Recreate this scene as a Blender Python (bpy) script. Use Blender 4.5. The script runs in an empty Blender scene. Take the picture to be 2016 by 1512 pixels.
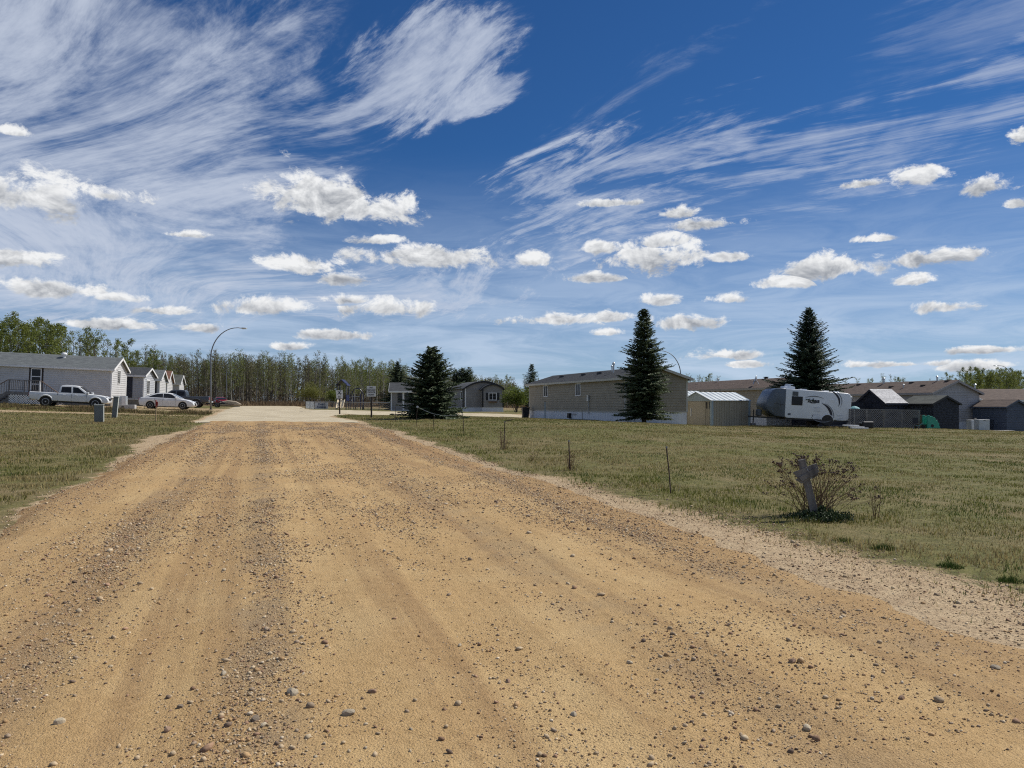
import bpy, math, random
import numpy as np
from mathutils import Vector, Matrix

random.seed(7); RNG = np.random.default_rng(11)
R = math.radians
SC = bpy.context.scene
COL = SC.collection

# ------------------------------------------------------------------ camera
FPX, HZ, EYE = 1515.0, 796.0, 1.6          # focal length in photo pixels, horizon row, eye height
cam_d = bpy.data.cameras.new('camera'); cam = bpy.data.objects.new('camera', cam_d); COL.objects.link(cam)
cam_d.sensor_width = 36.0; cam_d.lens = 36.0 * FPX / 2016.0
cam_d.shift_y = (HZ - 756.0) / 2016.0
cam_d.clip_start = 0.1; cam_d.clip_end = 5000
cam.location = (0, 0, EYE); cam.rotation_euler = (R(90), 0, 0)
SC.camera = cam
SC.view_settings.view_transform = 'Standard'; SC.view_settings.look = 'None'
SC.view_settings.exposure = 0.0; SC.view_settings.gamma = 1.0
SC.view_settings.use_curve_mapping = False
SC.cycles.use_denoising = False; SC.cycles.filter_width = 1.15
SC.cycles.use_adaptive_sampling = True; SC.cycles.adaptive_threshold = 0.012; SC.cycles.adaptive_min_samples = 20
SC.cycles.max_bounces = 5; SC.cycles.diffuse_bounces = 3; SC.cycles.glossy_bounces = 2; SC.cycles.transmission_bounces = 2

# ------------------------------------------------------------------ sun
SUN_AZ, SUN_EL = R(62), R(48)              # clockwise from the camera's heading (+Y)
sd = bpy.data.lights.new('sun', 'SUN'); sd.energy = 5.0; sd.angle = R(0.53); sd.color = (1.0, 0.955, 0.88)
so = bpy.data.objects.new('sun', sd); COL.objects.link(so)
to_sun = Vector((math.sin(SUN_AZ) * math.cos(SUN_EL), math.cos(SUN_AZ) * math.cos(SUN_EL), math.sin(SUN_EL)))
so.rotation_euler = (-to_sun).to_track_quat('-Z', 'Y').to_euler()
so.location = to_sun * 200

# ------------------------------------------------------------------ world: sky with cirrus and cumulus
class NT:
    def __init__(s, tree): s.t = tree
    def n(s, typ, **kw):
        nd = s.t.nodes.new(typ)
        ins = kw.pop('ins', {})
        for k, v in kw.items(): setattr(nd, k, v)
        for k, v in ins.items():
            sock = nd.inputs[k]
            if isinstance(v, bpy.types.NodeSocket): s.t.links.new(v, sock)
            else: sock.default_value = v
        return nd
    def m(s, op, a, b=None, c=None, clamp=False):
        nd = s.t.nodes.new('ShaderNodeMath'); nd.operation = op; nd.use_clamp = clamp
        for i, v in enumerate((a, b, c)):
            if v is None: continue
            if isinstance(v, bpy.types.NodeSocket): s.t.links.new(v, nd.inputs[i])
            else: nd.inputs[i].default_value = v
        return nd.outputs[0]
    def vm(s, op, a, b=None, c=None, out=0):
        nd = s.t.nodes.new('ShaderNodeVectorMath'); nd.operation = op
        for i, v in enumerate((a, b, c)):
            if v is None: continue
            if isinstance(v, bpy.types.NodeSocket): s.t.links.new(v, nd.inputs[i])
            else: nd.inputs[i].default_value = v
        return nd.outputs['Value'] if out == 1 else nd.outputs[0]
    def noise(s, vec, scale, detail=5, rough=0.55, dist=0.0, lac=2.0, dim='3D'):
        nd = s.n('ShaderNodeTexNoise', noise_dimensions=dim, ins={'Vector': vec, 'Scale': scale, 'Detail': detail, 'Roughness': rough, 'Distortion': dist, 'Lacunarity': lac})
        return nd.outputs['Fac']
    def ss(s, v, lo, hi, a=0.0, b=1.0):
        nd = s.n('ShaderNodeMapRange', interpolation_type='SMOOTHSTEP', ins={'Value': v, 'From Min': lo, 'From Max': hi, 'To Min': a, 'To Max': b})
        return nd.outputs[0]
    def mix(s, fac, a, b, mode='MIX'):
        nd = s.t.nodes.new('ShaderNodeMix'); nd.data_type = 'RGBA'; nd.blend_type = mode
        for k, v in ((0, fac), (6, a), (7, b)):
            if isinstance(v, bpy.types.NodeSocket): s.t.links.new(v, nd.inputs[k])
            else: nd.inputs[k].default_value = v if k == 0 else (tuple(v) + (1,) if len(v) == 3 else v)
        return nd.outputs[2]
    def vmix(s, fac, a, b):
        nd = s.t.nodes.new('ShaderNodeMix'); nd.data_type = 'VECTOR'
        for k, v in ((0, fac), (4, a), (5, b)):
            if isinstance(v, bpy.types.NodeSocket): s.t.links.new(v, nd.inputs[k])
            else: nd.inputs[k].default_value = v
        return nd.outputs[1]

world = bpy.data.worlds.new('World'); SC.world = world; world.use_nodes = True
wt = world.node_tree; wt.nodes.clear(); W = NT(wt)
SKY_STRENGTH = 0.07
sky = W.n('ShaderNodeTexSky', sky_type='NISHITA', sun_disc=False, sun_elevation=SUN_EL, sun_rotation=SUN_AZ,
          altitude=650.0, air_density=1.0, dust_density=0.35, ozone_density=2.2)
gen = W.n('ShaderNodeTexCoord').outputs['Generated']
sep = W.n('ShaderNodeSeparateXYZ', ins={0: gen})
gx, gy, gz = sep.outputs
hyp = W.m('MAXIMUM', W.m('SQRT', W.m('ADD', W.m('MULTIPLY', gx, gx), W.m('MULTIPLY', gy, gy))), 1e-4)
az = W.m('ARCTAN2', gx, gy)
el = W.m('DIVIDE', gz, hyp)
P = W.n('ShaderNodeCombineXYZ', ins={0: az, 1: el}).outputs[0]
def sky_ae(u, v):
    x = (u - 1008) / FPX
    return math.atan(x), (HZ - v) / FPX / math.sqrt(1 + x * x)
# cumulus: centre and half sizes of each cloud, as seen in the sky
CUM = [(628,392,118,66),(735,418,98,42),(740,474,62,15),(830,508,132,34),(790,500,60,26),(590,528,85,24),(675,549,68,18),
 (545,607,102,24),(690,592,60,14),(755,608,105,26),(665,660,72,13),(560,683,55,10),(66,392,140,54),(215,386,72,22),(40,512,80,25),(120,572,120,24),(235,588,75,14),
 (235,640,115,15),(310,612,72,12),(400,646,50,13),(370,463,52,11),(30,262,42,15),(1045,515,36,17),(1300,478,62,22),(1290,508,118,42),(1180,490,60,20),
 (1330,420,42,16),(1395,441,70,17),(1215,400,62,10),(1165,547,70,14),(1432,507,46,15),(1300,592,58,17),(1440,590,55,16),
 (1640,528,110,32),(1550,558,60,18),(1800,553,48,14),(1860,506,115,21),(1735,470,52,10),(1815,350,62,30),(1700,362,50,12),
 (1945,366,60,26),(2004,400,34,15),(2012,270,32,24),(1868,605,80,18),(1095,630,105,18),(1205,625,42,13),(1195,656,48,11),
 (1360,635,85,22),(1430,700,84,14),(1470,718,60,10),(1940,690,115,11),(1760,718,120,9),(1935,722,95,15)]
dmin = None; rel = None
for (u, v, hw, hh) in CUM:
    a0, e0 = sky_ae(u, v); a1, _ = sky_ae(u + hw, v); _, e1 = sky_ae(u, v - hh)
    sx, sy = 1.0 / (a1 - a0), 1.0 / (e1 - e0)
    q = W.vm('MULTIPLY_ADD', P, (sx, sy, 0), (-a0 * sx, -e0 * sy, 0))
    d = W.vm('LENGTH', q, out=1)
    if dmin is None: dmin, rel = d, q
    else:
        lt = W.m('LESS_THAN', d, dmin)
        rel = W.vmix(lt, rel, q)
        dmin = W.m('MINIMUM', d, dmin)
rs = W.n('ShaderNodeSeparateXYZ', ins={0: rel})
ry = rs.outputs[1]
ryb = W.m('MULTIPLY', W.m('MINIMUM', ry, 0.0), 0.55)          # flatter undersides
d2 = W.m('SQRT', W.m('ADD', W.m('MULTIPLY', rs.outputs[0], rs.outputs[0]), W.m('POWER', W.m('ADD', ry, ryb), 2.0)))
warp = W.vm('MULTIPLY', P, (1.0, 1.45, 0))
fb = W.noise(warp, 20.0, 8, 0.66, 0.2, dim='2D')
fb2 = W.noise(W.vm('ADD', warp, (-0.004, -0.010, 0.0)), 20.0, 4, 0.62, 0.2, dim='2D')
dens = W.m('ADD', W.m('SUBTRACT', 1.13, d2), W.m('MULTIPLY', W.m('SUBTRACT', fb, 0.53), 2.9))
c_alpha = W.ss(dens, 0.0, 0.55)
relief = W.m('MULTIPLY', W.m('SUBTRACT', fb, fb2), 2.4)
shade = W.m('ADD', W.m('ADD', W.m('MULTIPLY', ry, 0.50), 0.52), relief, clamp=True)
thin = W.ss(dens, 0.0, 0.8, 0.25, 0.0)
shade = W.m('ADD', shade, thin, clamp=True)
k = 1.0 / SKY_STRENGTH
ccol = W.mix(shade, (0.30 * k, 0.325 * k, 0.37 * k), (0.88 * k, 0.89 * k, 0.90 * k))
# cirrus: soft regions (u, v, half length, half width, tilt) times wind-drawn streaks
CIR = [(150,190,540,330,-12,1.0),(60,430,480,190,8,0.95),(330,330,300,120,-20,0.55),(800,140,250,110,-24,0.75),(690,240,150,30,-22,0.7),(930,190,130,36,-18,0.6),(1290,330,360,130,-28,0.72),
 (1060,395,150,90,-25,0.75),(1560,300,420,60,-17,0.6),(1640,395,280,40,-10,0.55),(1180,470,300,50,-8,0.45),(1850,250,300,90,-24,0.55),
 (330,500,420,70,6,0.75),(600,560,500,60,2,0.5),(1400,60,420,60,-32,0.3),(1900,60,300,120,-30,0.25)]
inv = W.m('DIVIDE', 1.0, W.m('ADD', W.m('MAXIMUM', gz, 0.0), 0.14))
plane = W.n('ShaderNodeCombineXYZ', ins={0: W.m('MULTIPLY', gx, inv), 1: W.m('MULTIPLY', gy, inv)}).outputs[0]
bend = W.noise(plane, 0.6, 1, 0.5, dim='2D')
rot = W.n('ShaderNodeVectorRotate', rotation_type='Z_AXIS', ins={'Vector': plane, 'Angle': W.m('MULTIPLY_ADD', bend, 0.5, 0.5)}).outputs[0]
st1 = W.noise(W.vm('MULTIPLY', rot, (0.9, 2.6, 1)), 2.3, 9, 0.68, 0.35, dim='2D')
st2 = W.noise(W.vm('MULTIPLY', rot, (1.9, 9.0, 1)), 4.2, 5, 0.66, 0.2, dim='2D')
blob = W.noise(plane, 1.4, 5, 0.62, 0.2, dim='2D')
fray = W.m('ADD', W.m('MULTIPLY', W.m('SUBTRACT', 0.52, st1), 3.4), W.m('MULTIPLY', W.m('SUBTRACT', 0.5, blob), 2.2))
soft = W.m('MULTIPLY', fray, 0.4)
env = None
for (u, v, hw, hh, tilt, amp) in CIR:
    a0, e0 = sky_ae(u, v); sx, sy = FPX / hw, FPX / hh
    c_, s_ = math.cos(R(-tilt)), math.sin(R(-tilt))
    qa = W.vm('SUBTRACT', P, (a0, e0, 0))
    q1 = W.vm('DOT_PRODUCT', qa, (c_ * sx, s_ * sx, 0), out=1)
    q2 = W.vm('DOT_PRODUCT', qa, (-s_ * sy, c_ * sy, 0), out=1)
    dd = W.m('ADD', W.m('MULTIPLY_ADD', q1, q1, fray if hw * hh < 70000 else soft), W.m('MULTIPLY', q2, q2))
    e_ = W.ss(dd, 1.25, 0.0, 0.0, amp)
    env = e_ if env is None else W.m('MAXIMUM', env, e_)
streak = W.m('ADD', W.m('ADD', W.m('MULTIPLY', st1, 0.58), W.m('MULTIPLY', st2, 0.24)), W.m('MULTIPLY', blob, 0.50))
outside = W.ss(W.m('ABSOLUTE', az), 0.62, 1.0, 0.0, 0.45)     # the same thin cirrus goes on round the rest of the sky
env = W.m('MAXIMUM', env, outside)
ci = W.m('MULTIPLY', W.ss(W.m('ADD', streak, W.m('MULTIPLY', env, 0.30)), 0.60, 1.14), W.ss(env, 0.0, 0.5))
ci = W.m('MULTIPLY', ci, 0.86)
haze = W.ss(el, 0.34, 0.0, 0.0, 0.92)
hz_n = W.noise(W.vm('MULTIPLY', P, (3.0, 17.0, 1)), 2.2, 6, 0.64, 0.5, dim='2D')
haze = W.m('MULTIPLY', haze, W.ss(hz_n, 0.25, 0.75, 0.5, 1.0))
skyc = W.mix(1.0, sky.outputs[0], (0.24, 0.55, 0.92), 'MULTIPLY')
c1 = W.mix(haze, skyc, (0.55 * k, 0.66 * k, 0.82 * k))
c2 = W.mix(ci, c1, (0.56 * k, 0.62 * k, 0.74 * k))
c3 = W.mix(c_alpha, c2, ccol)
bg = W.n('ShaderNodeBackground', ins={'Color': c3, 'Strength': SKY_STRENGTH})
wo = W.n('ShaderNodeOutputWorld', ins={'Surface': bg.outputs[0]})
world.cycles.sampling_method = 'MANUAL'; world.cycles.sample_map_resolution = 512

# ------------------------------------------------------------------ terrain
D = Vector((-0.309, 0.951, 0)); Nn = Vector((0.951, 0.309, 0))      # along the road, across it
ROAD_ROT = math.atan2(0.309, 0.951)
def at(u, Y): return (u - 1008) / FPX * Y
CP = []
for Y in (-40, -12, 0, 6, 12, 20, 30, 38):
    for X in (-60, -34, -20, -10, -3, 2): CP.append((X, Y, 0.0185 * Y + (0.012 * (-X - 20) if X < -20 and Y > 25 else 0)))
for (X, Y, z) in ((6, 6, .09), (6, 14, .2), (5, 24, .38), (3, 36, .6), (12, 10, .05), (13, 22, .1), (14, 36, .12), (25, 12, -.1), (28, 28, -.12), (26, 44, -.1),
                  (50, 20, -.3), (60, 0, -.4), (60, -40, -.8), (30, -30, -.5), (70, 60, -.7), (90, 120, 0.0), (60, 110, .2), (20, 110, .5), (30, 85, -.1), (120, 220, 1.0), (0, 220, 1.6),
                  (-60, 220, 1.9), (-140, 220, 2.4), (-90, 60, 2.4), (-110, 120, 2.6), (-70, 90, 2.0), (-140, -40, 0.2), (140, 40, -1.0), (10, 150, 1.0)):
    CP.append((X, Y, z))
for (u, v, Y) in ((92, 799, 61.5), (190, 804, 62.7), (330, 805, 68.5), (415, 805, 76), (350, 803, 85), (446, 800, 118), (218, 800, 68), (282, 800, 79), (330, 800, 98), (100, 812, 50), (250, 817, 49),
                  (540, 818, 55), (530, 808, 85), (520, 800, 140), (560, 797, 160), (740, 797, 165), (330, 796, 160),
                  (731, 823, 53), (668, 817, 69), (640, 807, 84), (760, 808, 86), (850, 826, 45), (940, 819, 66), (950, 813, 80), (685, 807, 100), (916, 813, 95), (1015, 812, 88),
                  (1042, 824, 72), (1205, 829.5, 55.4), (1275, 832, 51), (1401, 839, 56.5), (1480, 840, 57.5), (1333, 836, 61.5), (1610, 842, 56), (1500, 842, 55), (1740, 843, 56), (1860, 846, 59), (1890, 846, 63), (2000, 850, 60)):
    CP.append((at(u, Y), Y, EYE - (v - HZ) * Y / FPX))
CPa = np.array(CP); _S = 50.0
def _U(r2): return np.where(r2 > 1e-12, r2 * np.log(np.maximum(r2, 1e-12)) * 0.5, 0.0)
_c = CPa[:, :2] / _S; _n = len(_c)
_K = _U(((_c[:, None] - _c[None]) ** 2).sum(-1)) + np.eye(_n) * 0.0008
_Pm = np.c_[np.ones(_n), _c]
_L = np.zeros((_n + 3, _n + 3)); _L[:_n, :_n] = _K; _L[:_n, _n:] = _Pm; _L[_n:, :_n] = _Pm.T
_w = np.linalg.solve(_L, np.r_[CPa[:, 2], 0, 0, 0])
_ph = RNG.uniform(0, 6.28, 24); _an = RNG.uniform(0, 6.28, 24); _fr = np.geomspace(0.3, 4.5, 24)
def T(x, y):
    x = np.atleast_1d(np.asarray(x, float)); y = np.atleast_1d(np.asarray(y, float))
    cx = np.clip(x, -140, 140) / _S; cy = np.clip(y, -40, 220) / _S
    out = np.empty(x.shape)
    for i in range(0, x.size, 20000):
        a = np.stack([cx.ravel()[i:i + 20000], cy.ravel()[i:i + 20000]], 1)
        U = _U(((a[:, None] - _c[None]) ** 2).sum(-1))
        out.ravel()[i:i + 20000] = U @ _w[:_n] + _w[_n] + a @ _w[_n + 1:]
    mic = sum(np.sin((x * math.cos(a) + y * math.sin(a)) * f + p) / f for a, f, p in zip(_an, _fr, _ph)) * 0.006
    return out + mic
def gz_(x, y): return float(T(x, y)[0])
def GP(u, Y): x = at(u, Y); return Vector((x, Y, gz_(x, Y)))
def vnoise(x, y, sc, seed=0):               # cheap smooth value noise, 0..1
    r = np.random.default_rng(seed); tab = r.random((64, 64))
    fx, fy = x / sc, y / sc; ix, iy = np.floor(fx).astype(int), np.floor(fy).astype(int)
    tx, ty = fx - ix, fy - iy; tx = tx * tx * (3 - 2 * tx); ty = ty * ty * (3 - 2 * ty)
    g = lambda a, b: tab[a % 64, b % 64]
    return (g(ix, iy) * (1 - tx) + g(ix + 1, iy) * tx) * (1 - ty) + (g(ix, iy + 1) * (1 - tx) + g(ix + 1, iy + 1) * tx) * ty
def fnoise(x, y, sc, seed=0): return 0.55 * vnoise(x, y, sc, seed) + 0.3 * vnoise(x, y, sc / 2.1, seed + 1) + 0.15 * vnoise(x, y, sc / 4.3, seed + 2)

# ------------------------------------------------------------------ mesh helpers
def link(o, parent=None):
    COL.objects.link(o)
    if parent is not None: o.parent = parent
    return o
def np_mesh(name, V, F, mat=None, parent=None, smooth=False, col=None):
    V = np.asarray(V, np.float32); F = np.asarray(F, np.int32)
    me = bpy.data.meshes.new(name); m, kk = F.shape
    me.vertices.add(len(V)); me.vertices.foreach_set('co', V.ravel())
    me.loops.add(m * kk); me.loops.foreach_set('vertex_index', F.ravel())
    me.polygons.add(m); me.polygons.foreach_set('loop_start', np.arange(0, m * kk, kk, dtype=np.int32))
    if smooth: me.polygons.foreach_set('use_smooth', np.ones(m, bool))
    if col is not None:
        at_ = me.color_attributes.new('Col', 'FLOAT_COLOR', 'POINT')
        c4 = np.ones((len(V), 4), np.float32); c4[:, :3] = col; at_.data.foreach_set('color', c4.ravel())
    me.update(); me.validate()
    if mat: me.materials.append(mat)
    o = bpy.data.objects.new(name, me); return link(o, parent)
class MB:
    def __init__(s): s.v = []; s.f = []
    def add(s, vs, fs):
        b = len(s.v); s.v.extend([tuple(p) for p in vs]); s.f.extend([tuple(i + b for i in f) for f in fs]); return s
    def fbox(s, o, ax, ay, az, ra, rb, rc):
        o = Vector(o); ax, ay, az = Vector(ax), Vector(ay), Vector(az)
        vs = [o + ax * a + ay * b + az * c for c in rc for b in rb for a in ra]
        return s.add(vs, [(0, 2, 3, 1), (4, 5, 7, 6), (0, 1, 5, 4), (2, 6, 7, 3), (0, 4, 6, 2), (1, 3, 7, 5)])
    def box(s, x0, x1, y0, y1, z0, z1): return s.fbox((0, 0, 0), (1, 0, 0), (0, 1, 0), (0, 0, 1), (x0, x1), (y0, y1), (z0, z1))
    def bar(s, p, q, w, t=None, up=(0, 0, 1)):
        p, q = Vector(p), Vector(q); d = (q - p); L = d.length; d.normalize(); up = Vector(up)
        if abs(d.dot(up)) > 0.98: up = Vector((0, 1, 0))
        sx = d.cross(up).normalized(); sy = sx.cross(d); t = t or w
        return s.fbox(p, d, sx, sy, (0, L), (-w / 2, w / 2), (-t / 2, t / 2))
    def tube(s, pts, rad, n=6, cap=True):
        pts = [Vector(p) for p in pts]; m = len(pts)
        rad = [rad] * m if not hasattr(rad, '__len__') else rad
        rings = []; prev = None
        for i, p in enumerate(pts):
            t = (pts[min(i + 1, m - 1)] - pts[max(i - 1, 0)]).normalized()
            if prev is None: prev = t.orthogonal().normalized()
            a = (prev - t * prev.dot(t)).normalized(); prev = a; b = t.cross(a)
            rings.append([p + (a * math.cos(6.28318 * j / n) + b * math.sin(6.28318 * j / n)) * rad[i] for j in range(n)])
        vs = [q for r in rings for q in r]
        fs = [(i * n + j, i * n + (j + 1) % n, (i + 1) * n + (j + 1) % n, (i + 1) * n + j) for i in range(m - 1) for j in range(n)]
        if cap: fs += [tuple(range(n - 1, -1, -1)), tuple((m - 1) * n + j for j in range(n))]
        return s.add(vs, fs)
    def lathe(s, prof, n=16, o=(0, 0, 0), ax=(0, 0, 1)):
        ax = Vector(ax).normalized(); a = ax.orthogonal().normalized(); b = ax.cross(a); o = Vector(o)
        vs = [o + ax * h + (a * math.cos(6.28318 * j / n) + b * math.sin(6.28318 * j / n)) * r for (r, h) in prof for j in range(n)]
        fs = [(i * n + j, i * n + (j + 1) % n, (i + 1) * n + (j + 1) % n, (i + 1) * n + j) for i in range(len(prof) - 1) for j in range(n)]
        fs += [tuple(range(n - 1, -1, -1)), tuple((len(prof) - 1) * n + j for j in range(n))]
        return s.add(vs, fs)
    def prism(s, poly, o, ax, ay, out, d0, d1):     # polygon in the (ax, ay) plane, extruded along out
        o, ax, ay, out = Vector(o), Vector(ax), Vector(ay), Vector(out); n = len(poly)
        vs = [o + ax * a + ay * b + out * d0 for a, b in poly] + [o + ax * a + ay * b + out * d1 for a, b in poly]
        return s.add(vs, [tuple(range(n)), tuple(range(2 * n - 1, n - 1, -1))] + [(i, i + n, (i + 1) % n + n, (i + 1) % n) for i in range(n)])
    def profile(s, poly, yf):                       # (x, z) outline, half width depends on z
        n = len(poly)
        vs = [(x, -yf(z), z) for x, z in poly] + [(x, yf(z), z) for x, z in poly]
        return s.add(vs, [tuple(range(n)), tuple(range(2 * n - 1, n - 1, -1))] + [(i, i + n, (i + 1) % n + n, (i + 1) % n) for i in range(n)])
    def build(s, name, mat, parent=None, smooth=False, bevel=0.0, seg=2, label=None):
        import bmesh
        me = bpy.data.meshes.new(name); me.from_pydata(s.v, [], s.f)
        bm = bmesh.new(); bm.from_mesh(me); bmesh.ops.recalc_face_normals(bm, faces=bm.faces)
        bm.to_mesh(me); bm.free()
        if smooth: me.polygons.foreach_set('use_smooth', [True] * len(me.polygons))
        me.materials.append(mat); o = bpy.data.objects.new(name, me); link(o, parent)
        if bevel:
            b = o.modifiers.new('bevel', 'BEVEL'); b.width = bevel; b.segments = seg; b.limit_method = 'ANGLE'; b.angle_limit = R(35); b.harden_normals = False
        if label: o['label'] = label
        return o
def tag(o, label=None, cat=None, group=None, kind=None):
    if label: o['label'] = label
    if cat: o['category'] = cat
    if group: o['group'] = group
    if kind: o['kind'] = kind
    return o
def thing(name, label, cat, loc=(0, 0, 0), rotz=0.0, tilt=0.0, group=None, pitch=0.0):
    o = bpy.data.objects.new(name, None); o.empty_display_size = 0.3; link(o)
    o.location = loc; o.rotation_euler = (pitch, tilt, rotz)
    return tag(o, label, cat, group)
def copy_tree(o, parent=None):
    c = o.copy(); COL.objects.link(c); c.parent = parent
    for ch in list(o.children): copy_tree(ch, c)
    return c
def text_part(s, size, mat, parent, loc, rot, name='lettering', shear=0.0, ext=0.004, sx=1.0, bold=0.0, sp=1.0):
    cu = bpy.data.curves.new('t', 'FONT'); cu.body = s; cu.size = size; cu.align_x = 'CENTER'; cu.align_y = 'CENTER'
    cu.extrude = ext; cu.shear = shear; cu.offset = bold; cu.space_character = sp; cu.resolution_u = 3
    t = bpy.data.objects.new('t', cu); COL.objects.link(t)
    bpy.context.view_layer.update()
    me = bpy.data.meshes.new_from_object(t.evaluated_get(bpy.context.evaluated_depsgraph_get()))
    bpy.data.objects.remove(t); me.name = name; me.materials.clear(); me.materials.append(mat)
    o = bpy.data.objects.new(name, me); link(o, parent); o.location = loc; o.rotation_euler = rot; o.scale = (sx, 1, 1)
    return o

# ------------------------------------------------------------------ materials
def mat(name, c1, c2=None, scale=4.0, rough=0.65, bump=0.0, bscale=30.0, metal=0.0, stretch=(1, 1, 1), detail=5, spec=0.4, coord='Object', lo=0.35, hi=0.65):
    m = bpy.data.materials.new(name); m.use_nodes = True; t = m.node_tree; t.nodes.clear(); N = NT(t)
    tc = N.n('ShaderNodeTexCoord').outputs[coord]; v = N.vm('MULTIPLY', tc, stretch)
    fac = N.ss(N.noise(v, scale, detail, 0.6), lo, hi)
    c2 = c2 or tuple(c * 0.8 for c in c1)
    col = N.mix(fac, c1, c2)
    b = N.n('ShaderNodeBsdfPrincipled', ins={'Base Color': col, 'Roughness': rough, 'Metallic': metal, 'Specular IOR Level': spec})
    if bump:
        bn = N.n('ShaderNodeBump', ins={'Strength': 1.0, 'Distance': bump, 'Height': N.noise(v, bscale, 4, 0.6)})
        t.links.new(bn.outputs[0], b.inputs['Normal'])
    N.n('ShaderNodeOutputMaterial', ins={'Surface': b.outputs[0]})
    return m
def attr_mat(name, rough=0.8, spec=0.2, trans=0.0, bump=0.0, bscale=60):
    m = bpy.data.materials.new(name); m.use_nodes = True; t = m.node_tree; t.nodes.clear(); N = NT(t)
    col = N.n('ShaderNodeAttribute', attribute_name='Col').outputs['Color']
    if bump:
        obj = N.n('ShaderNodeTexCoord').outputs['Object']
        col = N.mix(N.ss(N.noise(obj, bscale, 3, 0.6), 0.3, 0.7), col, N.mix(1.0, col, (0.72, 0.70, 0.68), 'MULTIPLY'))
    b = N.n('ShaderNodeBsdfPrincipled', ins={'Base Color': col, 'Roughness': rough, 'Specular IOR Level': spec})
    sh = b.outputs[0]
    if trans:
        tr = N.n('ShaderNodeBsdfTranslucent', ins={'Color': col})
        sh = N.n('ShaderNodeMixShader', ins={0: trans, 1: sh, 2: tr.outputs[0]}).outputs[0]
    N.n('ShaderNodeOutputMaterial', ins={'Surface': sh})
    return m
def leaf_mat(name, c1, c2, trans=0.35):
    m = bpy.data.materials.new(name); m.use_nodes = True; t = m.node_tree; t.nodes.clear(); N = NT(t)
    oi = N.n('ShaderNodeObjectInfo').outputs['Random']
    geo = N.n('ShaderNodeNewGeometry').outputs['Random Per Island']
    tc = N.n('ShaderNodeTexCoord').outputs['Object']
    f = N.m('ADD', N.m('MULTIPLY', N.noise(tc, 0.9, 3), 0.5), N.m('ADD', N.m('MULTIPLY', geo, 0.35), N.m('MULTIPLY', oi, 0.45)))
    col = N.mix(N.ss(f, 0.2, 1.0), c1, c2)
    b = N.n('ShaderNodeBsdfPrincipled', ins={'Base Color': col, 'Roughness': 0.6, 'Specular IOR Level': 0.3})
    tr = N.n('ShaderNodeBsdfTranslucent', ins={'Color': col})
    sh = N.n('ShaderNodeMixShader', ins={0: trans, 1: b.outputs[0], 2: tr.outputs[0]}).outputs[0]
    N.n('ShaderNodeOutputMaterial', ins={'Surface': sh}); return m
M = {}
M['white_siding'] = mat('white_siding', (.53, .525, .515), (.48, .475, .47), 1.5, .55)
M['grey_siding'] = mat('grey_siding', (.24, .245, .255), (.205, .21, .22), 1.5, .6)
M['tan_siding'] = mat('tan_siding', (.30, .265, .195), (.26, .228, .168), 1.2, .6)
M['beige_siding'] = mat('beige_siding', (.40, .335, .235), (.35, .292, .205), 1.2, .6)
M['taupe_siding'] = mat('taupe_siding', (.27, .255, .235), (.23, .22, .205), 1.2, .6)
M['pale_grey_siding'] = mat('pale_grey_siding', (.40, .385, .38), (.35, .34, .335), 1.0, .6)
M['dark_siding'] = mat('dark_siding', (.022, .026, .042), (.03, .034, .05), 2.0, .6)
M['blue_siding'] = mat('blue_siding', (.075, .09, .125), (.06, .075, .105), 2.0, .6)
M['trim'] = mat('white_trim', (.78, .78, .77), (.70, .70, .69), 2.0, .5)
M['skirt'] = mat('skirting', (.68, .70, .73), (.61, .635, .67), 1.5, .55, stretch=(3, 3, .4))
M['brown_skirt'] = mat('brown_skirting', (.27, .24, .20), (.22, .20, .17), 1.5, .7)
M['pane'] = mat('window_glass', (.012, .014, .018), (.02, .022, .027), 1.0, .12, spec=.22)
M['black'] = mat('black_plastic', (.014, .014, .016), (.02, .02, .022), 6, .5)
M['shingle_grey'] = mat('grey_shingles', (.17, .185, .185), (.115, .125, .13), 2.2, .85, .006, 22, stretch=(1, 3, 3))
M['shingle_dark'] = mat('dark_shingles', (.075, .08, .085), (.05, .053, .058), 2.2, .85, .006, 22, stretch=(1, 3, 3))
M['shingle_brown'] = mat('brown_shingles', (.155, .115, .092), (.10, .072, .06), 2.0, .9, .006, 22, stretch=(1, 3, 3))
M['shingle_red'] = mat('red_brown_shingles', (.24, .125, .08), (.17, .085, .06), 2.0, .9, .006, 22)
M['shingle_olive'] = mat('olive_shingles', (.12, .125, .11), (.085, .09, .08), 2.0, .9, .006, 22)
M['galv'] = mat('galvanised_steel', (.52, .55, .57), (.44, .47, .49), 3, .42, metal=.55)
M['lamp_steel'] = mat('lamp_steel', (.20, .215, .235), (.14, .15, .165), 2, .5, metal=.4, stretch=(1, 1, .3))
M['roof_metal'] = mat('sheet_metal_roof', (.55, .58, .59), (.48, .51, .53), 2, .5, metal=.1)
M['rib_metal'] = mat('sheet_metal_roof_rib', (.30, .37, .41), (.25, .31, .35), 2, .45, metal=.2)
M['shed_tan'] = mat('tan_sheet_metal', (.37, .325, .24), (.33, .29, .21), 1.0, .5, stretch=(2, 2, .3))
M['shed_teal'] = mat('pale_teal_trim', (.33, .40, .42), (.29, .35, .37), 2, .5)
M['wood_grey'] = mat('weathered_wood', (.21, .195, .18), (.085, .078, .074), 9, .85, .004, 40, stretch=(1, 1, .12))
M['wood_brown'] = mat('brown_wood', (.20, .13, .085), (.13, .085, .06), 5, .8, stretch=(1, 1, .2))
M['deck_wood'] = mat('deck_wood', (.21, .20, .20), (.14, .135, .14), 5, .8)
M['lattice'] = mat('grey_lattice', (.24, .235, .23), (.17, .165, .16), 5, .8)
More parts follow.
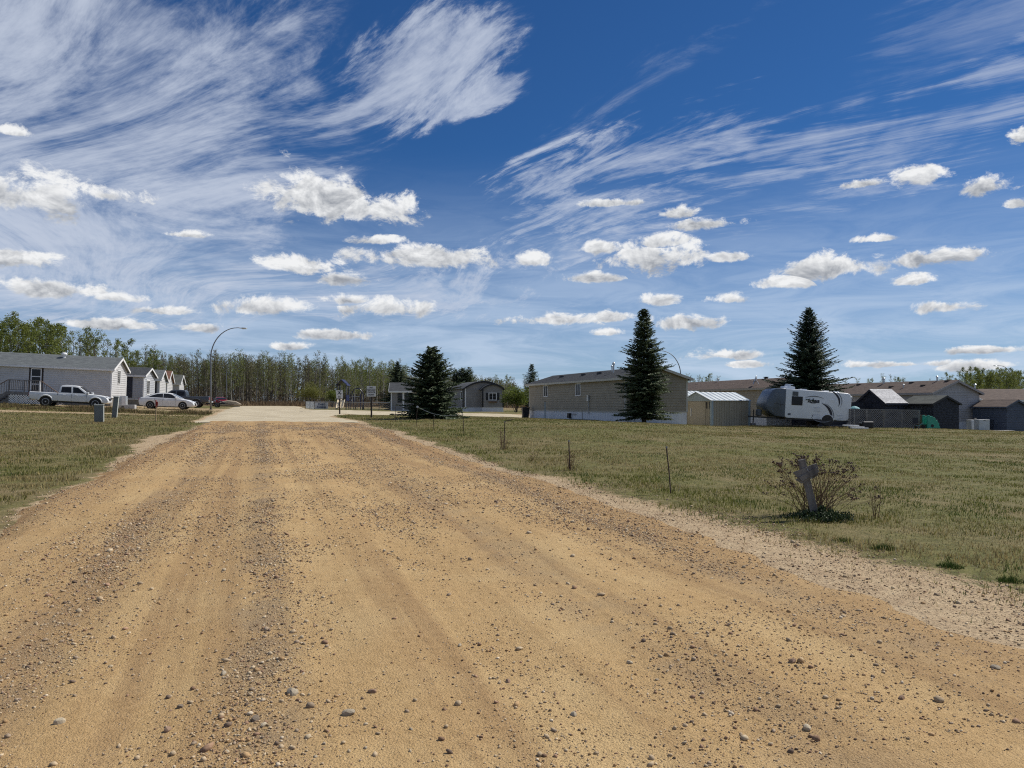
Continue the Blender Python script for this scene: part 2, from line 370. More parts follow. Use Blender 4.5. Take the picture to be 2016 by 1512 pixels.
M['white_paint'] = mat('white_car_paint', (.70, .71, .71), (.66, .67, .67), 1.0, .28, spec=.6)
M['slate_paint'] = mat('slate_car_paint', (.055, .065, .08), (.045, .053, .066), 1.0, .25, spec=.6)
M['red_paint'] = mat('red_car_paint', (.20, .012, .02), (.15, .01, .015), 1.0, .3, spec=.6)
M['tyre'] = mat('tyre_rubber', (.018, .018, .018), (.03, .029, .027), 8, .85)
M['rim'] = mat('alloy_rim', (.50, .51, .52), (.42, .43, .44), 6, .35, metal=.6)
M['chrome'] = mat('headlight_glass', (.62, .65, .68), (.3, .32, .35), 9, .15, metal=.4)
M['tail'] = mat('tail_light_red', (.35, .01, .012), (.25, .008, .01), 9, .25)
M['green_box'] = mat('green_grey_steel', (.15, .165, .16), (.12, .13, .128), 2, .55)
M['box_cap'] = mat('pale_cap_steel', (.52, .54, .50), (.45, .47, .44), 2, .5)
M['concrete'] = mat('concrete', (.48, .47, .45), (.36, .355, .34), 5, .85, .004, 30)
M['appliance'] = mat('white_appliance', (.52, .55, .58), (.46, .49, .52), 1.5, .4)
M['sign_white'] = mat('sign_white', (.62, .62, .62), (.55, .55, .56), 3, .5)
M['sign_black'] = mat('sign_black', (.012, .012, .014), (.02, .02, .022), 5, .5)
M['sign_blue'] = mat('sign_blue', (.02, .05, .12), (.03, .06, .14), 5, .5)
M['post_brown'] = mat('brown_post', (.05, .036, .03), (.035, .026, .022), 6, .8)
M['play_blue'] = mat('play_blue', (.012, .016, .055), (.018, .022, .07), 4, .4)
M['slide'] = mat('cream_plastic', (.74, .64, .46), (.68, .58, .42), 3, .4)
M['toy_green'] = mat('toy_green_plastic', (.045, .34, .235), (.035, .28, .19), 3, .45)
M['toy_teal'] = mat('teal_canvas', (.16, .34, .36), (.13, .29, .31), 3, .6)
M['rust'] = mat('rusty_steel', (.07, .045, .035), (.035, .025, .022), 20, .85)
M['tarp'] = mat('tan_tarp', (.42, .35, .26), (.32, .27, .2), 4, .75)
M['stake_red'] = mat('stake_red', (.30, .03, .02), (.22, .02, .015), 6, .7)
M['stake_wood'] = mat('stake_wood', (.40, .29, .17), (.3, .22, .13), 6, .8)
M['rv_white'] = mat('trailer_white', (.74, .77, .80), (.69, .72, .75), 1.0, .35, spec=.5)
M['rv_grey'] = mat('trailer_slate', (.085, .108, .14), (.07, .09, .118), 1.0, .35, spec=.5)
M['rv_dark'] = mat('trailer_graphic', (.016, .018, .032), (.022, .024, .038), 3, .4)
M['rv_mid'] = mat('trailer_graphic_grey', (.22, .235, .26), (.18, .195, .22), 3, .4)
M['rv_vent'] = mat('trailer_vent', (.10, .115, .13), (.08, .09, .10), 3, .5)
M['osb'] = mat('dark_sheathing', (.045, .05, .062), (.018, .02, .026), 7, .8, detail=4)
M['bark_pale'] = mat('aspen_bark', (.33, .32, .27), (.16, .15, .125), 3, .85, stretch=(1, 1, .35))
M['bark_dark'] = mat('dark_bark', (.11, .095, .075), (.06, .052, .043), 4, .9)
M['spruce'] = leaf_mat('spruce_needles', (.038, .062, .036), (.11, .14, .068), .12)
M['leaf_a'] = leaf_mat('young_aspen_leaves', (.10, .135, .024), (.20, .225, .05), .45)
M['leaf_b'] = leaf_mat('bud_brown_leaves', (.10, .105, .04), (.19, .175, .085), .35)
M['leaf_c'] = leaf_mat('willow_leaves', (.13, .14, .03), (.19, .19, .05), .4)
M['dry_stalk'] = mat('dry_stalk', (.12, .062, .035), (.2, .13, .07), 8, .85)
M['dry_head'] = mat('dry_flower_head', (.045, .026, .024), (.07, .04, .034), 20, .9)
M['herb'] = leaf_mat('low_leaves', (.025, .045, .02), (.06, .085, .03), .2)

# ================================================================== THE SETTING
def st(x, y): return x * 0.951 + y * 0.309, -x * 0.309 + y * 0.951
def xy(s, t): return s * 0.951 - t * 0.309, s * 0.309 + t * 0.951
def edge_l(t): return -3.12 + 0.5 * (fnoise(t, t * 0 + 3, 2.3, 21) - 0.5) + 0.25 * (vnoise(t, t * 0, 0.35, 5) - 0.5) + 0.012 * np.maximum(t - 14, 0)
def edge_r(t): return 4.72 + 0.4 * (fnoise(t, t * 0 + 9, 2.9, 31) - 0.5) + 0.2 * (vnoise(t, t * 0, 0.4, 6) - 0.5)
def shoulder_r(t): return edge_r(t) + 0.05 + 0.85 * np.clip((11 - t) / 7, 0, 1) + 0.5 * np.clip(fnoise(t, t * 0, 1.1, 41) - 0.35, 0, 1)
def shoulder_l(t): return edge_l(t) + 0.2 - 0.75 * np.exp(-((t - 27) / 6.0) ** 2) * (.6 + .8 * fnoise(t, t * 0, 2.0, 44))
END_Y = 38.6
# pale road beyond the brown gravel, and its branch to the right
def main_road_w(t):            # left and right limits (s) of the pale road at distance t along it
    return -3.3 - 0.006 * np.maximum(t - 45, 0), 4.9 + 0.016 * np.maximum(t - 60, 0) + 2.6 * np.exp(-((t - 74) / 9.0) ** 2)
SIDE_C = [(at(560, 79), 79.0), (at(640, 77.5), 77.5), (at(760, 74), 74.0), (at(900, 71), 71.0), (at(1045, 69), 75.5)]
def side_dist(x, y):
    best = np.full(np.shape(x), 1e9)
    for (ax, ay), (bx, by) in zip(SIDE_C[:-1], SIDE_C[1:]):
        dx, dy = bx - ax, by - ay; t = np.clip(((x - ax) * dx + (y - ay) * dy) / (dx * dx + dy * dy), 0, 1)
        best = np.minimum(best, np.hypot(x - ax - t * dx, y - ay - t * dy))
    return best
def drive_dist(x, y): return np.abs(y - (50.2 + 0.03 * (x + 30) ))
def on_road(x, y, m=0.0):
    s, t = st(x, y)
    a = (s > edge_l(t) - m) & (s < edge_r(t) + m) & (y < END_Y + 1)
    l, r = main_road_w(t); b = (s > l - m) & (s < r + m) & (y >= END_Y) & (t < 152)
    return a | b | (side_dist(x, y) < 4.6 + m)
def dirtness(x, y):
    s, t = st(x, y); dl = shoulder_l(t); dr = shoulder_r(t)
    near = np.clip((s - dl) / 0.35 + 0.5, 0, 1) * np.clip((dr - s) / np.where(t < 14, 1.5, .6) + 0.62, 0, 1) * (y < END_Y + 6)
    l, r = main_road_w(t); far = np.clip((s - l) / 0.8 + .7, 0, 1) * np.clip((r - s) / 0.8 + .7, 0, 1) * (y >= END_Y - 1) * (t < 153)
    side = np.clip((5.6 - side_dist(x, y)) / 0.9, 0, 1)
    drv = np.clip((1.5 - drive_dist(x, y)) / 0.6, 0, 1) * (x < -13.5) * (x > -36) * 0.75
    pad = np.clip((12 - np.hypot((x + 31) / 1.6, y - 70)) / 4, 0, 1) * (x < -19) * 0.6
    return np.maximum.reduce([near, far, side, drv, pad])

gx_l = np.unique(np.r_[np.arange(-22, 26, 0.4), -22 - np.cumsum(np.geomspace(0.4, 90, 60)), 26 + np.cumsum(np.geomspace(0.4, 90, 60))])
gy_l = np.unique(np.r_[np.arange(-4, 62, 0.35), 62 + np.cumsum(np.geomspace(0.4, 120, 70)), -4 - np.cumsum(np.geomspace(0.4, 60, 40))])
GX, GY = np.meshgrid(gx_l, gy_l); gxf, gyf = GX.ravel(), GY.ravel()
gzv = T(gxf, gyf)
s_, t_ = st(gxf, gyf)
sink = (on_road(gxf, gyf, -0.5)).astype(float)
gzv -= 0.06 * sink
nx_, ny_ = len(gx_l), len(gy_l)
ii = (np.arange(ny_ - 1)[:, None] * nx_ + np.arange(nx_ - 1)[None]).ravel()
GF = np.stack([ii, ii + 1, ii + nx_ + 1, ii + nx_], 1)
msk = np.zeros((len(gxf), 3)); msk[:, 0] = dirtness(gxf, gyf)
msk[:, 1] = np.clip((-(s_) + 0.0) / 3.0, 0, 1)           # left of the road the grass is drier
msk[:, 2] = np.clip((gyf - 118) / 25, 0, 1)              # dead grass at the foot of the wood

def ground_mat():
    m = bpy.data.materials.new('ground_grass'); m.use_nodes = True; t = m.node_tree; t.nodes.clear(); N = NT(t)
    pos = N.n('ShaderNodeNewGeometry').outputs['Position']
    a = N.n('ShaderNodeAttribute', attribute_name='Col'); sp = N.n('ShaderNodeSeparateColor', ins={0: a.outputs['Color']})
    n1 = N.noise(pos, 0.55, 6, 0.62); n2 = N.noise(pos, 6.0, 5, 0.65); n3 = N.noise(pos, 38.0, 3, 0.6)
    big = N.noise(N.vm('MULTIPLY', pos, (1, .6, 1)), 0.13, 4, 0.6)
    green = N.mix(N.ss(n2, .3, .7), (.075, .075, .021), (.15, .143, .045))
    straw = N.mix(N.ss(n3, .35, .65), (.27, .205, .105), (.12, .088, .045))
    k_ = N.m('ADD', N.m('MULTIPLY', n1, .6), N.m('ADD', N.m('MULTIPLY', n2, .3), N.m('MULTIPLY', big, .5)))
    k_ = N.m('ADD', k_, N.m('ADD', N.m('MULTIPLY', sp.outputs[1], .04), N.m('MULTIPLY', sp.outputs[2], .5)))
    grass = N.mix(N.ss(k_, .60, .92), green, straw)
    grass = N.mix(N.ss(n3, .58, .72, 0, .5), grass, (.04, .035, .015))
    dirt = N.mix(N.ss(n2, .3, .75), (.46, .35, .215), (.33, .235, .14))
    dirt = N.mix(N.ss(n3, .52, .70), dirt, (.15, .105, .065))
    dm = N.ss(N.m('ADD', sp.outputs[0], N.m('ADD', N.m('MULTIPLY', N.m('SUBTRACT', n2, .5), .9), N.m('MULTIPLY', N.m('SUBTRACT', n3, .5), .7))), .42, .62)
    col = N.mix(dm, grass, dirt)
    b = N.n('ShaderNodeBsdfPrincipled', ins={'Base Color': col, 'Roughness': .9, 'Specular IOR Level': .15})
    h = N.m('ADD', N.m('MULTIPLY', n2, .6), N.m('MULTIPLY', n3, .4))
    bn = N.n('ShaderNodeBump', ins={'Strength': .9, 'Distance': .05, 'Height': h}); t.links.new(bn.outputs[0], b.inputs['Normal'])
    N.n('ShaderNodeOutputMaterial', ins={'Surface': b.outputs[0]}); return m
ground = np_mesh('ground', np.stack([gxf, gyf, gzv], 1), GF, ground_mat(), smooth=True, col=msk)
tag(ground, kind='structure')

# ---- brown gravel road (object frame: x across, y along)
def gravel_mat():
    m = bpy.data.materials.new('gravel_road'); m.use_nodes = True; t = m.node_tree; t.nodes.clear(); N = NT(t)
    o = N.n('ShaderNodeTexCoord').outputs['Object']; sp = N.n('ShaderNodeSeparateXYZ', ins={0: o}); s, tt = sp.outputs[0], sp.outputs[1]
    wob = N.m('MULTIPLY', N.m('SUBTRACT', N.noise(N.vm('MULTIPLY', o, (.15, .12, 0)), 1.0, 2, .5), .5), .35)
    sw = N.m('ADD', s, wob)
    band = N.noise(N.n('ShaderNodeCombineXYZ', ins={0: N.m('MULTIPLY', sw, 1.7), 1: N.m('MULTIPLY', tt, .035)}).outputs[0], 1.0, 4, .62)
    band2 = N.noise(N.n('ShaderNodeCombineXYZ', ins={0: N.m('MULTIPLY', sw, 5.0), 1: N.m('MULTIPLY', tt, .14)}).outputs[0], 1.0, 3, .6)
    patch = N.noise(o, 1.1, 5, .6); fine = N.noise(o, 16.0, 5, .65); grit = N.noise(o, 95.0, 3, .65)
    col = N.mix(N.ss(fine, .3, .7), (.50, .335, .158), (.42, .275, .124))
    col = N.mix(N.m('MULTIPLY', N.ss(patch, .42, .68), .55), col, (.57, .41, .205))
    # brown, still damp bands left by the grader: towards both edges and between the wheel tracks
    eL = N.ss(s, -1.7, -3.0); eR = N.m('MULTIPLY', N.ss(s, 3.3, 4.1), N.ss(s, 5.0, 4.5))
    far = N.m('MULTIPLY', N.ss(tt, 10, 34), .35)
    bm_ = N.m('ADD', N.m('ADD', N.ss(N.m('ADD', N.m('MULTIPLY', band, .7), N.m('MULTIPLY', band2, .3)), .47, .62, 0, .58), N.m('MULTIPLY', N.m('ADD', eL, eR), .42)), far)
    bm_ = N.m('MULTIPLY', bm_, N.ss(patch, .2, .55, .55, 1.0), clamp=True)
    col = N.mix(bm_, col, N.mix(N.ss(fine, .3, .7), (.305, .185, .088), (.235, .138, .066)))
    # grey windrows of loose stone
    wr = None
    for c, w, am in ((0.0, .16, .75), (-1.3, .22, .5), (2.2, .25, .4), (3.75, .2, .5)):
        d_ = N.m('ABSOLUTE', N.m('SUBTRACT', N.m('ADD', s, N.m('MULTIPLY', wob, .35)), c))
        e_ = N.ss(d_, w * 1.9, w * .2, 0, am); wr = e_ if wr is None else N.m('MAXIMUM', wr, e_)
    wr = N.m('MULTIPLY', wr, N.ss(N.noise(o, 2.2, 5, .7), .38, .62))
    col = N.mix(wr, col, N.mix(N.ss(grit, .35, .65), (.33, .24, .145), (.16, .11, .07)))
    pale = N.ss(N.m('ADD', s, N.m('MULTIPLY', N.m('SUBTRACT', patch, .5), .6)), 4.55, 4.95)
    col = N.mix(pale, col, N.mix(N.ss(fine, .3, .7), (.53, .405, .255), (.41, .30, .18)))
    speck = N.noise(o, 42.0, 4, .7)
    col = N.mix(N.ss(grit, .56, .70, 0, .65), col, (.14, .088, .05))
    col = N.mix(N.ss(speck, .60, .70, 0, .6), col, (.17, .11, .065))
    col = N.mix(N.ss(grit, .43, .28, 0, .5), col, (.60, .46, .28))
    b = N.n('ShaderNodeBsdfPrincipled', ins={'Base Color': col, 'Roughness': .92, 'Specular IOR Level': .15})
    h = N.m('ADD', N.m('ADD', N.m('MULTIPLY', fine, .4), N.m('MULTIPLY', grit, .55)), N.m('MULTIPLY', band2, .5))
    bn = N.n('ShaderNodeBump', ins={'Strength': .9, 'Distance': .03, 'Height': h}); t.links.new(bn.outputs[0], b.inputs['Normal'])
    N.n('ShaderNodeOutputMaterial', ins={'Surface': b.outputs[0]}); return m
def road_z(s, t):              # terrain plus crown, wheel ruts and the graded ridges
    x, y = xy(s, t); l, r = edge_l(t), edge_r(t)
    e = np.clip(np.minimum(s - l, r - s) / 0.45, 0, 1)
    endf = np.clip((END_Y + 0.5 + 0.5 * (vnoise(s, s * 0, 0.7, 8) - .5) - y) / 0.5, 0, 1)
    rut = 0.010 * np.sin(s * 2.3 + 0.4 + 0.25 * np.sin(t * .2)) + 0.005 * np.sin(s * 7.1 + 1.2 + 0.4 * np.sin(t * .33)) + 0.018 * (fnoise(s * 3, t * .5, 1.0, 51) - .5)
    ridge = 0.03 * np.exp(-((s - 4.5) / .12) ** 2) * (0.3 + vnoise(s * 0, t, .8, 9))
    rough = 0.012 * (fnoise(s, t, .16, 61) - .5)
    return T(x, y) + (0.032 + 0.03 * np.clip(1 - ((s - .8) / 3.9) ** 2, 0, 1) + rut + ridge + rough) * e * endf - 0.045 * (1 - e * endf)
rs_l = np.arange(-4.0, 5.75, 0.045)
rt_l = np.unique(np.r_[np.arange(-3, 2, .3), np.arange(2, 11, 0.045), 11 + np.cumsum(np.linspace(.05, .16, 130)), np.arange(25, 44.5, .2)])
RS, RT = np.meshgrid(rs_l, rt_l); rsf, rtf = RS.ravel(), RT.ravel()
rz = road_z(rsf, rtf); nx_, ny_ = len(rs_l), len(rt_l)
ii = (np.arange(ny_ - 1)[:, None] * nx_ + np.arange(nx_ - 1)[None]).ravel()
_, yq = xy(rsf[ii], rtf[ii]); keep = yq < END_Y + 1.5; ii = ii[keep]
road = np_mesh('gravel_road', np.stack([rsf, rtf, rz], 1), np.stack([ii, ii + 1, ii + nx_ + 1, ii + nx_], 1), gravel_mat(), smooth=True)
road.rotation_euler = (0, 0, ROAD_ROT); tag(road, 'brown gravel road graded into long bands, running away from the camera', kind='structure')

# ---- pale road beyond
pale = mat('pale_road_surface', (.48, .415, .295), (.40, .34, .235), .8, .9, .01, 25, stretch=(1, .35, 1), spec=.15)
def strip_mesh(name, cen, wl, wr, lift, across=14):
    V = []; F = []; m = len(cen)
    for i, c in enumerate(cen):
        p = Vector((c[0], c[1], 0)); q = Vector((*cen[min(i + 1, m - 1)], 0)) - Vector((*cen[max(i - 1, 0)], 0)); q.normalize(); sd_ = Vector((q.y, -q.x, 0))
        for j in range(across + 1):
            f = j / across; w = -wl[i] * (1 - f) + wr[i] * f; V.append(p + sd_ * w)
    V = np.array([(v.x, v.y, 0) for v in V]); V[:, 2] = T(V[:, 0], V[:, 1]) + lift
    e = np.tile((np.arange(across + 1) == 0) | (np.arange(across + 1) == across), m); V[e, 2] -= 0.05
    b = (np.arange(m - 1)[:, None] * (across + 1) + np.arange(across)[None]).ravel()
    o = np_mesh(name, V, np.stack([b, b + 1, b + across + 2, b + across + 1], 1), pale, smooth=True); return tag(o, kind='structure')
tl = np.r_[np.arange(39.5, 80, .6), np.arange(80, 152, 1.5)]
wl_, wr_ = main_road_w(tl); jit = (fnoise(tl, tl * 0, 3.0, 71) - .5) * .6
c_ = [xy(0.0, t) for t in tl]
main_pale = strip_mesh('pale_road', c_, -wl_ + jit, wr_ + jit, 0.03)
sc = []
for (ax, ay), (bx, by) in zip(SIDE_C[:-1], SIDE_C[1:]):
    for k_ in np.arange(0, 1, .08): sc.append((ax + (bx - ax) * k_, ay + (by - ay) * k_))
sc.append(SIDE_C[-1])
jit = np.array([(random.random() - .5) * .35 for _ in sc])
side_pale = strip_mesh('side_road', sc, 4.6 + jit, 4.4 + jit, 0.045)

# ---- loose stones: the largest as single pieces of the road, the rest as one mass
ICO = []
ph = (1 + 5 ** .5) / 2
for a, b in ((-1, ph), (1, ph), (-1, -ph), (1, -ph)): ICO.append((a, b, 0))
for a, b in ((-1, ph), (1, ph), (-1, -ph), (1, -ph)): ICO.append((0, a, b))
for a, b in ((ph, -1), (ph, 1), (-ph, -1), (-ph, 1)): ICO.append((a, 0, b))
ICO = np.array(ICO) / math.hypot(1, ph)
ICF = np.array([(0,11,5),(0,5,1),(0,1,7),(0,7,10),(0,10,11),(1,5,9),(5,11,4),(11,10,2),(10,7,6),(7,1,8),(3,9,4),(3,4,2),(3,2,6),(3,6,8),(3,8,9),(4,9,5),(2,4,11),(6,2,10),(8,6,7),(9,8,1)])
OCT = np.array([(1,0,0),(-1,0,0),(0,1,0),(0,-1,0),(0,0,1),(0,0,-1)], float)
OCF = np.array([(0,2,4),(2,1,4),(1,3,4),(3,0,4),(2,0,5),(1,2,5),(3,1,5),(0,3,5)])
PAL = np.array([(.47,.36,.23),(.56,.45,.30),(.30,.19,.12),(.20,.145,.105),(.44,.29,.15),(.38,.29,.20),(.62,.52,.38),(.37,.235,.155)])
def stones(n, t0, t1, shape, faces, rmul, rng):
    u = rng.random(n * 3); t = (t0 ** .3 + u * (t1 ** .3 - t0 ** .3)) ** (1 / .3)
    s = rng.uniform(-3.15, 5.9, n * 3)
    k_ = rng.random(n * 3); wsel = k_ < .24
    cen = rng.choice([0, 0, 0, -1.3, -1.3, 2.2, 3.75, 3.75, -2.5, 1.2], n * 3); s = np.where(wsel, cen + rng.normal(0, .14, n * 3) + .25 * (vnoise(t, cen * 9, 3.0, 77) - .5), s)
    cl = fnoise(s * 1.0, t * .45, .8, 81)
    keep = (rng.random(n * 3) < np.clip((cl - .30) * 3.2, .10, 1)) & (s > edge_l(t) + .05) & (s < edge_r(t) + np.where(t < 12, 1.3, .3))
    s, t = s[keep][:n], t[keep][:n]; n = len(s)
    rad = rmul * np.exp(rng.normal(0, .52, n)) * (.0040 + .00030 * t)
    rad = np.minimum(rad, .028)
    x, y = xy(s, t); z = np.maximum(road_z(s, t), T(x, y))
    ang = rng.uniform(0, 6.28, n); tip = rng.uniform(-.5, .5, n)
    sc_ = np.stack([rad * rng.uniform(.8, 1.45, n), rad * rng.uniform(.7, 1.1, n), rad * rng.uniform(.45, .85, n)], 1)
    V = shape[None] * (1 + rng.uniform(-.22, .22, (n, len(shape), 1))) * sc_[:, None]
    cx, sx = np.cos(tip)[:, None], np.sin(tip)[:, None]
    V = np.stack([V[..., 0] * cx - V[..., 2] * sx, V[..., 1], V[..., 0] * sx + V[..., 2] * cx], -1)
    ca, sa = np.cos(ang)[:, None], np.sin(ang)[:, None]
    V = np.stack([V[..., 0] * ca - V[..., 1] * sa + x[:, None], V[..., 0] * sa + V[..., 1] * ca + y[:, None], V[..., 2] + (z + rad * .28)[:, None]], -1)
    col = PAL[rng.choice(len(PAL), n, p=[.26, .15, .12, .08, .15, .13, .04, .07])] * rng.uniform(.75, 1.2, (n, 1))
    m = len(shape)
    return V.reshape(-1, 3), (faces[None] + (np.arange(n) * m)[:, None, None]).reshape(-1, 3), np.repeat(col, m, 0)
V1, F1, C1 = stones(24000, 2.6, 10, ICO, ICF, .85, RNG)
V2, F2, C2 = stones(60000, 7, 38, OCT, OCF, .8, RNG)
V3, F3, C3 = stones(110000, 2.4, 15, OCT, OCF, .46, RNG)
M['stone'] = attr_mat('loose_stone', .9, .2, bump=1, bscale=90)
gravel = np_mesh('gravel', np.r_[V1, V2, V3], np.r_[F1, F2 + len(V1), F3 + len(V1) + len(V2)], M['stone'], road, col=np.r_[C1, C2, C3])
gravel.matrix_parent_inverse = Matrix.Rotation(-ROAD_ROT, 4, 'Z')
tag(gravel, 'small loose stones scattered over the road', kind='stuff')
def stone_mat(name, c): return mat(name, c, tuple(q * .68 for q in c), 35, .9, .0015, 120, spec=.2)
SM = [stone_mat('stone_%s' % n_, c) for n_, c in (('grey', (.44, .37, .27)), ('cream', (.60, .50, .35)), ('brown', (.33, .22, .15)), ('slate', (.22, .175, .13)))]
import bmesh
variants = []
for i in range(8):
    bm = bmesh.new(); bmesh.ops.create_icosphere(bm, subdivisions=2, radius=1.0)
    rr = random.Random(i); ks = [(Vector((rr.gauss(0, 1), rr.gauss(0, 1), rr.gauss(0, 1))).normalized(), rr.uniform(.55, .85)) for _ in range(7)]
    for v in bm.verts:
        for d_, h_ in ks:
            q = v.co.dot(d_)
            if q > h_: v.co -= d_ * (q - h_) * .85
        v.co += Vector((rr.uniform(-.03, .03),) * 3)
        v.co.x *= 1.3; v.co.z *= .72
    me = bpy.data.meshes.new('stone'); bm.to_mesh(me); bm.free(); me.materials.append(SM[(0, 1, 0, 2, 0, 3, 1, 2)[i]]); variants.append(me)
BIG = [(575, 1395, .045), (338 / 2.88, 1272 / 2.88 + 1000, .032), (686, 1438, .034), (733, 1396, .026), (440, 1350, .024), (355, 1413, .024), (1588, 1473, .026), (1560, 1340, .030), (1960, 1338, .03), (1888, 1230, .03), (1980, 1247, .035), (330, 1460, .024), (1960, 1250, .03), (503, 1448, .03), (520, 1462, .022), (1000, 1370, .02), (1130, 1440, .022), (1240, 1335, .02), (905, 1300, .02), (1775, 1410, .022)]
rr = random.Random(5); bigs = []
for u, v, r_ in BIG:
    Y = 2424.0 / (v - 768); bigs.append((at(u, Y), Y, r_))
for i in range(130):
    t = 2.9 + 6.5 * rr.random() ** 1.3; s = rr.choice([rr.uniform(-3, 4.6), rr.gauss(0, .2), rr.gauss(3.75, .2), rr.gauss(-1.3, .3), rr.gauss(2.2, .3), rr.gauss(.2, .5)])
    x, y = xy(s, t)
    if y > 2.9 and -3.0 < s < 5: bigs.append((x, y, rr.uniform(.007, .013)))
for i, (x, y, r_) in enumerate(bigs):
    s, t = st(x, y); z = float(road_z(np.array([s]), np.array([t]))[0])
    o = bpy.data.objects.new('stone', variants[i % 8]); link(o, road)
    r_ *= .8; o.location = (s, t, z + r_ * .25); k_ = rr.uniform(.8, 1.1); o.scale = (r_ * k_, r_ * rr.uniform(.7, 1.0), r_ * rr.uniform(.8, 1.1)); o.rotation_euler = (rr.uniform(-.3, .3), rr.uniform(-.3, .3), rr.uniform(0, 6.28))

# ---- grass
def blades(x, y, h, w, col, rng, lean=.55):
    n = len(x); z = T(x, y) - .01; a = rng.uniform(0, 6.28, n); b = rng.uniform(0, 6.28, n); ln = rng.uniform(.1, 1, n) * lean * h
    dx, dy = np.cos(a) * w / 2, np.sin(a) * w / 2
    V = np.stack([np.stack([x - dx, y - dy, z], 1), np.stack([x + dx, y + dy, z], 1), np.stack([x + np.cos(b) * ln, y + np.sin(b) * ln, z + h], 1)], 1).reshape(-1, 3)
    return V, np.arange(n * 3).reshape(n, 3), np.repeat(col, 3, 0)
def grass_cols(x, y, rng, dry):
    n = len(x)
    k_ = .8 * fnoise(x, y, 1.9, 91) + .7 * fnoise(x, y, 7.0, 95) + dry + rng.normal(0, .13, n)
    f = np.clip((k_ - .64) / .26, 0, 1)[:, None]
    g = np.array([(.150, .162, .031)]) * rng.uniform(.45, 1.5, (n, 1)); sw = np.array([(.41, .32, .145)]) * rng.uniform(.35, 1.3, (n, 1))
    c = g * (1 - f) + sw * f
    fleck = rng.random(n) < .10; c[fleck] = np.array([(.52, .45, .28)]) * rng.uniform(.7, 1.1, (fleck.sum(), 1))
    deep = (fnoise(x, y, 1.1, 303) > .62) & (rng.random(n) < .5); c[deep] = np.array([(.06, .10, .02)]) * rng.uniform(.7, 1.4, (deep.sum(), 1))
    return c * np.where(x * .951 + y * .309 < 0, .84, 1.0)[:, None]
Vs, Fs, Cs = [], [], []; off = 0
def push(v, f, c):
    global off
    Vs.append(v); Fs.append(f + off); Cs.append(c); off += len(v)
n = 620000
u = RNG.random(n); Y = (4.5 ** .45 + u * (72 ** .45 - 4.5 ** .45)) ** (1 / .45); X = RNG.uniform(-1, 1, n) * (.76 * Y + 2.0)
dd = dirtness(X, Y); keep = ~on_road(X, Y, .05) & (RNG.random(n) > np.clip(dd * 1.12, 0, .97))
X, Y = X[keep], Y[keep]; s, t = st(X, Y)
tuft = fnoise(X, Y, .55, 99)
keep = RNG.random(len(X)) < np.clip((tuft - .22) * 2.6, .12, 1); X, Y, s, t, tuft = X[keep], Y[keep], s[keep], t[keep], tuft[keep]
hh = (.016 + .05 * np.clip(tuft - .3, 0, 1) + .022 * RNG.random(len(X))) * np.where(s < 0, 1.25, 1.0) + .0004 * Y
edge = ((s > 4.8) & (s < 7.6)) | ((s < -3.0) & (s > -4.6)); hh *= np.where(edge, 1 + .7 * RNG.random(len(X)) * (vnoise(X, Y, .8, 15) > .5), 1)
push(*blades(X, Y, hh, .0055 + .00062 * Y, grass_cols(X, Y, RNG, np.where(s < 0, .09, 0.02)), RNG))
# flattened dead thatch between the living blades
n = 120000; u = RNG.random(n); Y = (4.5 ** .35 + u * (34 ** .35 - 4.5 ** .35)) ** (1 / .35); X = RNG.uniform(-1, 1, n) * (.76 * Y + 2.0)
keep = ~on_road(X, Y, .0) & (RNG.random(n) > np.clip(dirtness(X, Y) * 1.0, 0, .8)); X, Y = X[keep], Y[keep]
push(*blades(X, Y, RNG.uniform(.012, .03, len(X)), .004 + .0005 * Y, np.array([(.40, .32, .18)]) * RNG.uniform(.3, 1.25, (len(X), 1)), RNG, 3.2))
# taller straw and weeds: in front of the parked cars, at the foot of the wood
n = 26000; X = RNG.uniform(-40, -15, n); Y = RNG.uniform(52.5, 60.5, n); k_ = fnoise(X, Y, 1.6, 17) > .5; X, Y = X[k_], Y[k_]; k_ = ~on_road(X, Y, .3); X, Y = X[k_], Y[k_]
cw = np.where((RNG.random(len(X)) < .5)[:, None], np.array([(.20, .14, .075)]), np.array([(.10, .09, .035)])) * RNG.uniform(.6, 1.3, (len(X), 1))
push(*blades(X, Y, RNG.uniform(.12, .34, len(X)), RNG.uniform(.02, .04, len(X)), cw, RNG, .4))
n = 60000; X = RNG.uniform(-95, 20, n); Y = RNG.uniform(140, 172, n); k_ = ~on_road(X, Y, .5); X, Y = X[k_], Y[k_]
cw = np.where((RNG.random(len(X)) < .55)[:, None], np.array([(.27, .2, .12)]), np.array([(.15, .10, .065)])) * RNG.uniform(.6, 1.25, (len(X), 1))
push(*blades(X, Y, RNG.uniform(.3, 1.1, len(X)), RNG.uniform(.05, .12, len(X)), cw, RNG, .5))
M['grass'] = attr_mat('grass_blades', .75, .15, .25)
grass = np_mesh('grass', np.concatenate(Vs), np.concatenate(Fs), M['grass'], col=np.concatenate(Cs))
tag(grass, 'short half-dry grass either side of the gravel road', 'grass', kind='stuff')

